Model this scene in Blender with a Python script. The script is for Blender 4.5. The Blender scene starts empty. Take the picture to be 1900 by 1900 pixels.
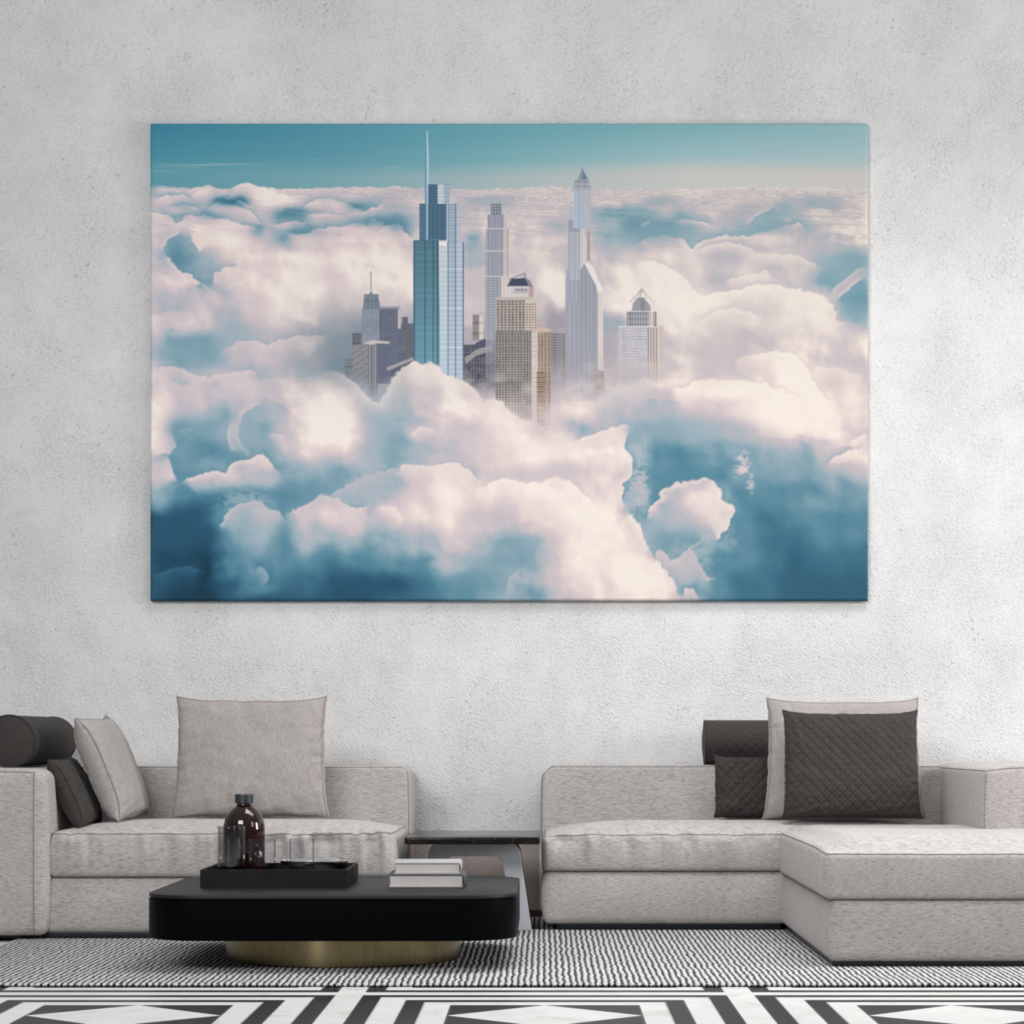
import bpy, bmesh, math, random
import numpy as np
from mathutils import Vector, Matrix, Euler
random.seed(4)
SC = bpy.context.scene
PI = math.pi
# ------------------------------------------------------------------ camera
F_PX, EYE, DW = 4500.0, 0.82, 11.1          # focal length in pixels of a 1900 frame, eye height, distance to the wall
VX, VY = 1011.0, 1370.0                     # where the optical axis meets the frame
cam_d = bpy.data.cameras.new('camera'); cam = bpy.data.objects.new('camera', cam_d)
SC.collection.objects.link(cam); SC.camera = cam
cam_d.sensor_width = 36; cam_d.sensor_fit = 'HORIZONTAL'; cam_d.lens = 36*F_PX/1900
cam_d.shift_x = (950-VX)/1900; cam_d.shift_y = (VY-950)/1900
cam.location = (0, -DW, EYE); cam.rotation_euler = (PI/2, 0, 0)
cam_d.clip_end = 100
# ------------------------------------------------------------------ light
SC.view_settings.view_transform = 'Standard'; SC.view_settings.look = 'None'
SC.view_settings.gamma = 1; SC.view_settings.use_curve_mapping = False
SC.view_settings.exposure = 0.0
w = bpy.data.worlds.new('world'); SC.world = w; w.use_nodes = True
nt = w.node_tree; nt.nodes.clear()
wo = nt.nodes.new('ShaderNodeOutputWorld'); bg = nt.nodes.new('ShaderNodeBackground')
tc = nt.nodes.new('ShaderNodeTexCoord'); sp = nt.nodes.new('ShaderNodeSeparateXYZ')
mr = nt.nodes.new('ShaderNodeMapRange'); cr = nt.nodes.new('ShaderNodeValToRGB')
nt.links.new(tc.outputs['Generated'], sp.inputs[0]); nt.links.new(sp.outputs['Z'], mr.inputs['Value'])
mr.inputs['From Min'].default_value = -1; mr.inputs['From Max'].default_value = 1
nt.links.new(mr.outputs[0], cr.inputs[0]); nt.links.new(cr.outputs[0], bg.inputs[0]); nt.links.new(bg.outputs[0], wo.inputs[0])
e = cr.color_ramp.elements
e[0].position = .45; e[0].color = (.16, .16, .17, 1); e[1].position = .85; e[1].color = (.95, .97, 1.0, 1)
x = e.new(.55); x.color = (.36, .365, .375, 1)
bg.inputs[1].default_value = 0.41
def area(name, loc, aim, sx, sy, power, col=(1, 1, 1)):
    d = bpy.data.lights.new(name, 'AREA'); d.shape = 'RECTANGLE'; d.size = sx; d.size_y = sy; d.energy = power; d.color = col
    o = bpy.data.objects.new(name, d); SC.collection.objects.link(o); o.location = loc
    o.rotation_euler = (Vector(aim)-Vector(loc)).to_track_quat('-Z', 'Y').to_euler()
    return o
area('window_light_right', (7.0, -2.8, 2.1), (-.2, -.5, 0.6), 2.0, 2.2, 330, (1, .99, .98))
area('window_light_far_right', (5.6, -6.4, 3.0), (0.8, 0, 1.6), 2.2, 2.2, 70, (1, .99, .98))
area('fill_light_left', (-3.0, -9.4, 4.2), (-.5, 0, 2.9), 4.0, 2.0, 190, (.97, .985, 1)).data.spread = math.radians(110)  # soft frontal fill, added to lift the upper wall; not a real window
area('window_light_low_left', (-3.3, -9.3, 1.15), (-1, -2, .5), .7, 1.9, 30, (.97, .985, 1))
area('ceiling_light_panel', (1.2, -2.5, 4.6), (1.2, -2.3, 0), 3.6, 1.8, 105, (1, .99, .98)).data.spread = math.radians(120)
# ---- the printed picture: colour as a function of (x, y) on the print ----
def _lattice(seed, n=256):
    return np.random.default_rng(seed).random((n, n)).astype(np.float32)
_LT = [_lattice(s) for s in range(6)]
def vnoise(x, y, k=0):
    t = _LT[k % 6]
    xi = np.floor(x).astype(np.int64); yi = np.floor(y).astype(np.int64)
    fx = (x - xi).astype(np.float32); fy = (y - yi).astype(np.float32)
    fx = fx*fx*fx*(fx*(fx*6-15)+10); fy = fy*fy*fy*(fy*(fy*6-15)+10)
    a = t[yi & 255, xi & 255]; b = t[yi & 255, (xi+1) & 255]
    c = t[(yi+1) & 255, xi & 255]; d = t[(yi+1) & 255, (xi+1) & 255]
    return (a*(1-fx)+b*fx)*(1-fy)+(c*(1-fx)+d*fx)*fy
def fbm(x, y, octv=5, k=0, gain=.5):
    s = 0; a = 1; n = 0
    for i in range(octv):
        s = s + a*vnoise(x+17.3*i, y+9.1*i, k+i); n += a; a *= gain
        x, y = 1.58*x+1.22*y, 1.58*y-1.22*x
    return s/n
def billow(x, y, octv=4, k=0):
    s = 0; a = 1; n = 0
    for i in range(octv):
        s = s + a*(1-np.abs(2*vnoise(x*2**i+5.3*i, y*2**i+3.1*i, k+i)-1)); n += a; a *= .5
    return s/n
def sstep(a, b, v):
    t = np.clip((v-a)/(b-a), 0, 1); return t*t*(3-2*t)
def lerp3(a, b, t):
    return a*(1-t[..., None])+b*t[..., None]
def hexc(h):
    return np.array([int(h[i:i+2], 16)/255 for i in (0, 2, 4)], np.float32)
ROWS = [(344, "4778998888888888888999999999"), (358, "5678988887778888888898888889"),
 (372, "7772998867886688888688887689"), (395, "8754744847868888744878658889"),
 (420, "8788574675878886863348745896"[:27]+"9"), (445, "8389847888885888855676587789"),
 (480, "7358999999886888878987767645"), (520, "8847899999998989889987888467"),
 (560, "6675689888888899799999879833"), (600, "8885688756668788568988778997"[:26]+"77"),
 (640, "6445678645556577678888778879"), (680, "8446666437998567788887899888"),
 (720, "8878899976898887888999988998"[:24]+"9898"), (760, "9875569955799988867665799999"),
 (800, "9546479954787898485455689987"), (840, "8434588854568899999334455888"),
 (880, "8367855454688877894333444567"), (920, "5322333566798999887388333444"),
 (960, "1114647878897788994568323333"), (1000, "1114536545688447997446322332"),
 (1040, "1003433333365447989763321222"), (1080, "1001322111233467899863221111"),
 (1125, "1001111112233557789963221111")]
# edges: points (walk with the bright side on the right hand), bright value, dark value, reach into each side
EDGES = [
 ([(350,372),(356,360),(372,352),(392,350),(410,352),(430,356)], 9, 5, 14, 3),
 ([(280,356),(296,349),(330,351),(352,352),(372,344),(384,342),(396,349),(420,350),(432,352)], 8.6, 0, 12, 0),
 ([(385,376),(415,372),(432,356),(440,345),(450,337),(462,341),(475,345),(486,345),(500,354),(520,360),(540,364),(551,378)], 9.2, 0, 30, 0),
 ([(386,380),(404,374),(424,378),(444,372),(458,379),(468,386)], 8.6, 2, 12, 14),
 ([(280,372),(310,362),(340,362),(362,378)], 8.6, 4, 12, 5),
 ([(312,388),(340,378),(365,384),(375,392)], 8.4, 4, 10, 8),
 ([(383,394),(400,378),(440,382),(465,390),(482,408),(485,420)], 8.3, 3, 22, 3),
 ([(268,392),(310,398),(330,412),(345,398),(380,398),(420,410),(450,416),(480,428)], 8.2, 4, 22, 8),
 ([(500,420),(520,416),(545,410),(560,414),(575,408)], 8.2, 4, 8, 8),
 ([(530,432),(560,436),(580,430),(605,422),(640,418),(672,420),(690,410),(704,410),(722,424),(745,430)], 8.6, 3, 22, 14),
 ([(640,424),(655,414),(675,416),(690,424)], 8.6, 3, 14, 8),
 ([(556,392),(575,374),(610,368),(650,380),(675,394),(690,388),(720,375)], 8.6, 4, 16, 6),
 ([(560,402),(600,396),(650,398),(690,390)], 8.4, 6, 16, 2),
 ([(700,430),(716,420),(735,416),(755,430),(768,445)], 8.8, 3, 24, 12),
 ([(298,468),(310,446),(340,430)], 4, 8.2, 14, 10),
 ([(300,470),(316,480),(330,500),(352,510),(372,525),(358,535)], 8.6, 3, 16, 12),
 ([(372,470),(360,450),(352,432)], 8.6, 4, 30, 18),
 ([(390,540),(400,510),(420,496),(450,494)], 8.0, 4.4, 26, 10),
 ([(410,650),(440,634),(470,632),(490,640),(520,628),(560,622),(620,620)], 8.0, 5, 24, 12),
 ([(280,682),(320,680),(350,692),(390,700),(430,690),(480,690)], 8.0, 4.2, 20, 10),
 ([(1180,452),(1205,440),(1230,436),(1265,442),(1285,460),(1300,450),(1340,440),(1370,436),(1390,438),(1420,434),(1440,425),(1460,420),(1480,414),(1500,426)], 9, 4, 26, 10),
 ([(1246,408),(1270,406),(1300,412),(1330,420)], 8.8, 4.6, 10, 6),
 ([(1380,420),(1405,402),(1430,390),(1442,380)], 4.2, 8.8, 10, 8),
 ([(1186,420),(1196,414),(1208,410)], 8.4, 4, 4, 3),
 ([(1452,408),(1462,402),(1472,410)], 8.8, 4.5, 5, 3),
 ([(1490,372),(1503,378),(1510,388),(1530,386),(1552,392)], 9, 5, 9, 7),
 ([(1100,378),(1130,372),(1160,378)], 8.8, 7, 6, 3),
 ([(1290,470),(1320,452),(1370,450),(1400,470),(1440,470),(1480,474),(1530,500)], 8.6, 6.6, 16, 6),
 ([(1340,524),(1380,512),(1420,500),(1440,520)], 8.6, 7, 18, 5),
 ([(1180,480),(1215,486),(1250,500),(1275,520),(1300,548),(1330,544),(1360,540),(1400,530),(1450,532),(1490,538),(1520,545),(1540,560),(1556,590),(1580,600),(1610,602)], 9.2, 7, 34, 6),
 ([(1536,550),(1550,530),(1570,518),(1590,500),(1612,492)], 8.4, 3.6, 7, 22),
 ([(1612,512),(1590,524),(1566,545),(1546,562)], 8.4, 3.2, 8, 30),
 ([(1280,610),(1320,578),(1360,570),(1400,582),(1420,590)], 8.8, 7.4, 14, 5),
 ([(1360,690),(1376,664),(1400,656),(1430,652),(1470,652),(1490,672),(1504,698),(1530,735),(1560,752)], 9.2, 7.4, 34, 4),
 ([(1240,724),(1270,720),(1290,706),(1320,700),(1345,704),(1380,706),(1420,712),(1450,722),(1490,742)], 9.4, 7.3, 40, 4),
 ([(1500,680),(1540,680),(1580,692),(1610,700)], 8.6, 7.6, 20, 4),
 ([(1530,868),(1545,850),(1575,835),(1612,830)], 8.7, 5, 26, 6),
 ([(1575,816),(1592,812),(1612,808)], 9, 7.3, 14, 8),
 ([(446,840),(430,832),(421,812),(423,792),(432,776)], 7.9, 4.2, 10, 12),
 ([(490,834),(466,838),(449,826),(441,806),(443,786),(452,768),(470,756),(492,750)], 4.9, 8.0, 24, 9),
 ([(494,812),(505,802),(530,804)], 8.2, 5.6, 12, 4),
 ([(280,845),(312,842),(328,828),(320,810),(312,800)], 4, 8.7, 14, 22),
 ([(330,895),(322,880),(316,855),(310,842)], 3, 8.6, 14, 24),
 ([(336,900),(346,888),(362,884),(384,876),(400,874),(420,876),(430,862),(450,854),(464,852),(474,844),(488,844),(500,854),(510,870),(530,886)], 8.8, 3, 14, 22),
 ([(410,990),(414,960),(430,940),(455,935),(470,928),(486,930),(500,945),(518,948),(530,970)], 7.0, 2.8, 16, 18),
 ([(530,960),(540,946),(560,942),(580,930),(600,918),(625,925),(650,940),(690,942)], 7.9, 3.6, 26, 16),
 ([(600,925),(640,905),(660,890),(700,880),(735,868),(760,870)], 6.6, 4, 16, 8),
 ([(690,950),(705,938),(730,938),(745,960),(745,985)], 8.7, 6.8, 18, 8),
 ([(726,880),(745,866),(785,862),(820,862),(850,858),(880,880),(888,900)], 8.6, 5.4, 34, 10),
 ([(886,912),(905,896),(930,890),(960,893),(985,896),(1005,895),(1020,886),(1040,886),(1062,896),(1080,915),(1110,940)], 9.3, 7.0, 30, 10),
 ([(752,812),(775,795),(800,792),(815,802)], 8.5, 6.6, 12, 6),
 ([(1060,818),(1090,810),(1115,798),(1140,791),(1166,790),(1174,797)], 8.9, 4.2, 14, 9),
 ([(1174,797),(1160,812),(1160,830),(1172,850),(1170,880),(1156,900),(1153,925),(1160,945)], 8.7, 3.4, 26, 18),
 ([(1160,945),(1180,968),(1195,1000),(1215,1035),(1240,1060),(1255,1090),(1262,1112)], 9.2, 4.2, 34, 10),
 ([(1196,962),(1215,930),(1240,905),(1256,896),(1266,900),(1282,889),(1305,886),(1324,890),(1335,908),(1340,925),(1355,938),(1362,950),(1356,968),(1346,985),(1332,1000),(1318,1000)], 8.7, 2.9, 20, 16),
 ([(1210,1050),(1222,1020),(1235,1025),(1245,1042),(1262,1035),(1282,1016),(1296,1040),(1310,1065),(1322,1072),(1312,1088)], 7.2, 3.6, 20, 14),
 ([(1270,1112),(1270,1092),(1285,1092),(1304,1112)], 7.6, 3, 14, 10),
 ([(470,1065),(480,1050),(495,1058),(500,1075),(485,1092)], 4.6, 2.2, 14, 14),
 ([(940,1108),(945,1070),(960,1062),(970,1085)], 6.4, 4.4, 14, 8),
 ([(280,1062),(310,1058),(335,1050),(360,1052),(385,1062)], 1.7, .6, 26, 22),
]
def stroke(X, Y, T, pts, vi, vo, di, do, rough=1.0, k=0):
    """blend T towards vi on the right-hand side of the path and vo on the left-hand side"""
    p = np.array(pts, np.float32); m = max(di, do)*2.2+12
    sel = (X > p[:, 0].min()-m) & (X < p[:, 0].max()+m) & (Y > p[:, 1].min()-m) & (Y < p[:, 1].max()+m)
    if not sel.any(): return
    x = X[sel]; y = Y[sel]
    fs = min(1, max(di, 6)/20)
    wx = (fbm(x/16, y/16, 3, k)-.5)*11*fs*rough; wy = (fbm(x/16+40, y/16, 3, k+1)-.5)*11*fs*rough
    x = x+wx; y = y+wy
    best = np.full(x.shape, 1e9, np.float32); sd = np.zeros_like(best); par = np.zeros_like(best)
    L = np.hypot(*(p[1:]-p[:-1]).T); cum = np.concatenate([[0], np.cumsum(L)])
    for i in range(len(p)-1):
        a, b = p[i], p[i+1]; d = b-a
        u = np.clip(((x-a[0])*d[0]+(y-a[1])*d[1])/(L[i]**2+1e-6), 0, 1)
        ex = x-(a[0]+u*d[0]); ey = y-(a[1]+u*d[1]); e = np.hypot(ex, ey)
        c = (d[0]*ey-d[1]*ex)/(L[i]+1e-6)
        w = e < best-1e-4
        best = np.where(w, e, best); sd = np.where(w, np.sign(c)*e, sd)
        par = np.where(w, cum[i]+u*L[i], par)
    tot = cum[-1]; fl = min(22, tot*.25)
    end = np.clip(par/fl, 0, 1)*np.clip((tot-par)/fl, 0, 1)
    end = end*end*(3-2*end)
    bump = (billow(x/11, y/11, 2, k+2)-.55)*5*fs*rough
    s = sd+bump
    ti = np.exp(-np.maximum(s, 0)/max(di, .1)); to = np.exp(-np.maximum(-s, 0)/max(do, .1))
    soft = sstep(-1.8, 1.8, s)
    t = T[sel]
    inn = t+(vi-t)*ti; out = t+(vo-t)*to*(1 if do > 0 else 0)
    T[sel] = t+(inn*soft+out*(1-soft)-t)*end*.94
RAMP = ["17394b", "28526a", "3f6d83", "588598", "7899a6", "98abb5", "b2b2b9", "c8bcc0", "dacbc8", "ebe0d8"]
def clouds(X, Y):
    wx = (fbm(X/55, Y/45, 5, 0)-.5)*46; wy = (fbm(X/55+31, Y/45+7, 5, 2)-.5)*34
    far = np.clip((Y-350)/260, .12, 1)
    gx = np.clip((X+wx*far-280)/50, 0, 26.999); ys = np.array([r[0] for r in ROWS], np.float32)
    G = np.array([[int(c) for c in r[1][:28]] for r in ROWS], np.float32)
    yy = np.clip(Y+wy*far, ys[0], ys[-1]-.01)
    j = np.clip(np.searchsorted(ys, yy, side="right")-1, 0, len(ys)-2)
    fy = (yy-ys[j])/(ys[j+1]-ys[j]); i = gx.astype(int); fx = gx-i
    fx = fx*fx*(3-2*fx); fy = fy*fy*(3-2*fy)
    T = (G[j, i]*(1-fx)+G[j, i+1]*fx)*(1-fy)+(G[j+1, i]*(1-fx)+G[j+1, i+1]*fx)*fy
    # small far puffs near the horizon, flattened by distance
    dist = np.clip((Y-346)/90, .06, 1)
    sx = 26*dist+3; n = billow(X/(9+34*dist)+2*fbm(X/30, Y/8, 2, 1), (np.log(np.maximum(Y-336, 3)))*5, 3, 1)
    T = T+(n-.6)*3.6*np.exp(-(Y-350)/60)*(T/9)
    yl = np.log(np.maximum(Y-326, 6)); sc = 9+36*dist
    ux = X/sc+1.5*fbm(X/60, Y/30, 2, 4); uy = yl*5.2+.8*fbm(X/50, Y/20, 2, 2)
    q = billow(ux+3, uy, 2, 3); q2 = billow(ux+.16, uy-.10, 2, 3); q2 = billow(ux+3.14, uy-.12, 2, 3)
    belt = sstep(354, 368, Y)*sstep(500, 410, Y)
    T = T+(q-q2)*2.6*belt-np.clip(.46-q, 0, .2)*4*belt
    # relief of the big billows, lit from the upper right
    def relief(s, k):
        return fbm(X/s, Y/s, 4, k)-fbm((X+s*.16)/s, (Y-s*.16)/s, 4, k)
    amp = np.clip((T-1)/6, .12, 1)*np.clip((Y-360)/60, .15, 1)
    T = T-.5*np.clip(T-6, 0, 1)
    lo = np.minimum(T, 7.0); hi = T > 6.6
    T = T+(relief(95, 3)*6.0+relief(44, 1)*2.4+relief(18, 4)*.5)*amp
    T = np.where(hi & (T < lo), lo+(T-lo)*.3, T)
    T = T.astype(np.float32)
    for n_, e in enumerate(EDGES):
        stroke(X, Y, T, *e, k=n_ % 5)
    # soft shaded hollows and bright crowns
    for (cx, cy, rx, ry, v, a) in ((1035,872,80,15,6.9,.8),(870,812,60,26,7.2,.6),(905,955,50,26,6.6,.7),(1075,700,50,16,7.6,.5),(610,770,40,45,9.2,.8),
        (1330,660,60,50,7.0,.8),(1350,480,50,14,6.8,.7),(1400,690,45,14,7.4,.6),(1560,712,22,40,7.6,.6),(800,700,60,22,9.1,.7),(940,800,36,60,9,.6),
        (1420,768,150,26,9.3,.7),(1060,960,60,40,9.2,.6),(1120,1040,70,60,9.1,.6),(830,930,40,50,8.9,.6),(500,570,60,50,8.8,.6),(420,450,50,26,9.2,.6),
        (466,806,20,27,4.7,.95),(1300,940,20,30,8.9,.6),(1260,975,36,20,6.0,.6),(380,790,50,26,4.0,.7),(560,520,70,40,9.1,.6),(1390,600,60,14,8.9,.5),
        (640,760,60,60,9.1,.5),(700,800,30,70,5.2,.7),(1270,790,90,26,5.0,.7),(440,720,70,14,6.8,.5),(1480,590,60,20,9.2,.5),(1430,480,60,20,8.8,.4),
        (900,1060,60,40,4.4,.5),(300,780,16,60,9,.7),(520,880,60,12,4.2,.6),(425,378,38,8,1.8,.8),(393,400,26,8,3.5,.7),(330,403,18,7,4,.7),(480,425,12,14,3,.6),(530,398,30,12,2.8,.8),(660,380,22,8,2.6,.8),(690,408,60,13,2.9,.75),(550,430,50,9,3.2,.7),(735,415,20,18,3.2,.7),(895,374,24,6,5.5,.7),(1215,435,50,15,3.4,.8),(1205,400,26,10,4.2,.8),(1265,402,18,10,3.8,.8),(1420,425,44,11,4.0,.8),(1455,387,20,11,4.4,.8),(1500,378,16,9,4.8,.8),(1545,385,20,7,5.5,.7),(1215,376,20,5,5.2,.7),(1390,382,18,4,6,.7),(1310,375,10,3,6,.7),(340,385,18,6,3.6,.6),(610,372,40,6,6.2,.5),(1340,476,30,10,6.0,.6),(1180,395,16,7,5,.6),(1060,405,26,10,6.2,.5),(990,380,30,6,6.6,.5),(560,905,60,16,3.6,.7),(330,800,26,40,3.0,.7),(400,690,60,12,7.6,.6),(340,655,70,22,4.3,.7),(430,620,40,16,5.2,.6),(1210,430,60,22,4.0,.5),(1590,590,30,26,3.4,.6),(1575,480,34,20,4.2,.5),(1430,410,40,18,4.6,.5),(1240,800,60,30,4.4,.6),(1480,860,60,20,4.2,.6),(1040,830,60,26,8.9,.5),(760,960,30,40,8.6,.5),(480,980,36,40,5.6,.5),(980,1020,60,30,4.6,.5),(350,1010,70,30,.9,.6),(1250,560,60,50,9.4,.5),(690,560,60,40,8.9,.5)):
        g = np.exp(-((X+wx*.3-cx)/rx)**2-((Y+wy*.3-cy)/ry)**2)*a; T = T+(v-T)*g
    # wisps
    w = fbm(X/9+fbm(X/30, Y/30, 3, 2)*5, Y/5, 4, 3)
    for (cx, cy, rx, ry, v) in ((1378,862,17,26,7.6), (1392,898,8,20,6.4), (1186,905,22,48,6.2), (455,930,50,24,4.6),
                                (700,890,50,24,5.6), (640,935,40,20,5.2), (1360,1006,12,6,4.4), (1290,1030,34,26,5.2),
                                (350,800,24,10,4.3), (620,700,24,9,6.8)):
        g = np.exp(-(((X-cx)/rx)**2+((Y-cy)/ry)**2)*1.3)
        m = sstep(.42, .72, w+g*.32-.06)*g
        T = T+(v-T)*np.clip(m*1.3, 0, .9)*(v > T)
    return np.clip(T, 0, 9)
def cloud_rgb(X, Y, T):
    R = np.array([hexc(h) for h in RAMP])
    t = np.clip(T, 0, 8.999); i = t.astype(int); f = (t-i)[..., None]
    c = R[i]*(1-f)+R[i+1]*f
    # the print is paler and warmer towards the upper right
    a = np.clip((X-700)/800, 0, 1)*np.clip((760-Y)/300, 0, 1)*np.clip((9.5-T)/6, .25, 1)
    c = lerp3(c, np.broadcast_to(hexc("b4cdd0"), c.shape), a*.42)
    b = np.clip((X-800)/700, 0, 1)*np.clip((T-7)/2, 0, 1)
    c = lerp3(c, np.broadcast_to(hexc("f4e9dc"), c.shape), b*.55)
    g = np.clip((1000-Y)/500, 0, 1)*np.clip((X-950)/500, 0, 1)*np.clip((5-T)/3, 0, 1)
    c = lerp3(c, np.broadcast_to(hexc("6fa3b0"), c.shape), g*.35)
    g = np.clip((X-900)/500, 0, 1)*np.clip((3.5-T)/3, 0, 1)
    c = lerp3(c, np.broadcast_to(hexc("3f7186"), c.shape), g*.5)
    # grey haze round the towers
    h = np.exp(-(((X-660)/110)**2+((Y-655)/75)**2))+.85*np.exp(-(((X-1000)/190)**2+((Y-660)/66)**2))+.6*np.exp(-(((X-1034)/26)**2+((Y-600)/60)**2))
    c = lerp3(c, lerp3(np.broadcast_to(hexc("77858f"), c.shape), np.broadcast_to(hexc("948f99"), c.shape), sstep(680, 900, X)), np.clip(h*1.2, 0, 1)*.8*np.clip((9.6-T)/2.2, .15, 1))
    h = np.exp(-(((X-1330)/110)**2+((Y-640)/60)**2))
    c = lerp3(c, np.broadcast_to(hexc("c2b7b8"), c.shape), h*.55*np.clip((9.2-T)/2, 0, 1))
    return c
def sky_rgb(X, Y):
    kx = [280, 620, 950, 1280, 1610]
    top = [hexc(h) for h in ("397c93", "5492a4", "70aab5", "88bbc1", "a2cacf")]
    mid = [hexc(h) for h in ("47889a", "5f99a8", "82b2b9", "a2c6cb", "b4cfd3")]
    low = [hexc(h) for h in ("5a93a0", "7ba6ae", "aebdbd", "d0cfcb", "d8d4cf")]
    u = np.clip((X-280)/332.5, 0, 3.999); i = u.astype(int); f = (u-i)[..., None]
    def row(c):
        c = np.array(c); return c[i]*(1-f)+c[i+1]*f
    a, b, c = row(top), row(mid), row(low)
    v = Y+6*np.sin(X/170)
    o = lerp3(a, b, sstep(232, 296, v)); o = lerp3(o, c, sstep(288, 330, v))
    st = fbm(X/150, Y/3.2, 4, 2)
    m = sstep(.55, .8, st)*np.exp(-((Y-310)/12)**2)*sstep(1150, 700, X)
    return lerp3(o, np.broadcast_to(hexc("a9bcbd"), o.shape), m*.55)
def noisy(X, Y, s, k=0): return vnoise(X/s, Y/s, k)
def face(C, X, Y, poly, col, hp=0, hd=0, vp=0, vd=0, slant=0, grad=0, fade=None, jit=0, colb=None, hw=.4, vw=.4, warm=0):
    """one flat face of a tower: poly is [(x,ytop),...] outline; hp/vp = floor and mullion spacing"""
    p = np.array(poly, np.float32)
    sel = (X >= p[:, 0].min()-2) & (X <= p[:, 0].max()+2) & (Y >= p[:, 1].min()-2) & (Y <= p[:, 1].max()+2)
    if not sel.any(): return
    x = X[sel]; y = Y[sel]
    area = 0
    n = len(p); d = np.full(x.shape, 1e9, np.float32); inside = np.zeros(x.shape, bool)
    for i in range(n):
        a, b = p[i], p[(i+1) % n]; e = b-a
        u = np.clip(((x-a[0])*e[0]+(y-a[1])*e[1])/(e@e+1e-6), 0, 1)
        d = np.minimum(d, np.hypot(x-a[0]-u*e[0], y-a[1]-u*e[1]))
        c = (a[1] > y) != (b[1] > y)
        with np.errstate(divide='ignore', invalid='ignore'):
            xx = (b[0]-a[0])*(y-a[1])/(b[1]-a[1]+1e-9)+a[0]
        inside ^= c & (x < xx)
    s = np.where(inside, d, -d); al = sstep(-.7, .7, s)
    base = np.broadcast_to(hexc(col), x.shape+(3,)).copy()
    if colb: base = lerp3(base, np.broadcast_to(hexc(colb), base.shape), np.clip((y-p[:, 1].min())/(np.ptp(p[:, 1])+1), 0, 1))
    k = np.ones(x.shape, np.float32)
    if hp:
        ph = ((y+slant*(x-p[0, 0]))/hp) % 1
        k = k*(1-hd*(ph < hw))
    if vp:
        ph = ((x-p[:, 0].min())/vp) % 1
        k = k*(1-vd*(ph < vw))
    if jit: k = k*(1+(noisy(x, y, 2.3, 1)-.5)*jit)
    k = k*(1+grad*((x-p[:, 0].min())/(np.ptp(p[:, 0])+1e-3)-.5))
    c = np.clip(base*k[:, None], 0, 1)
    if fade:
        f = sstep(fade[0], fade[1], y+(fbm(x/22, y/22, 4, 1)-.5)*30)*fade[2]; al = al*(1-f)
    C[sel] = lerp3(C[sel], c, al)
def grid(C, X, Y, box, wall, win, cols, rows, dx=0, fade=None, gw=.62, gh=.66):
    x0, x1, y0, y1 = box
    face(C, X, Y, [(x0, y0), (x1, y0), (x1, y1), (x0, y1)], wall, fade=fade, jit=.12)
    sel = (X > x0+.5) & (X < x1-.5) & (Y > y0+1) & (Y < y1)
    if not sel.any(): return
    x = X[sel]; y = Y[sel]
    u = ((x-x0)/(x1-x0)*cols) % 1; v = ((y-y0)/(y1-y0)*rows) % 1
    m = sstep(0, .12, gw/2-np.abs(u-.5))*sstep(0, .12, gh/2-np.abs(v-.5))
    m = m*(.6+.4*noisy(x, y, 5, 2))
    if fade: m = m*(1-sstep(fade[0], fade[1], y+(fbm(x/22, y/22, 4, 1)-.5)*30)*fade[2])
    C[sel] = lerp3(C[sel], np.broadcast_to(hexc(win), C[sel].shape), m)
def bar(C, X, Y, x0, y0, x1, y1, w, col, a=1.0):
    face(C, X, Y, [(x0-w, y0), (x0+w, y0), (x1+w, y1), (x1-w, y1)], col) if abs(y1-y0) > abs(x1-x0) else \
    face(C, X, Y, [(x0, y0-w), (x1, y1-w), (x1, y1+w), (x0, y0+w)], col)
def R4(x0, x1, y0, y1, s=0): return [(x0, y0), (x1, y0+s), (x1, y1+s), (x0, y1)]
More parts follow.
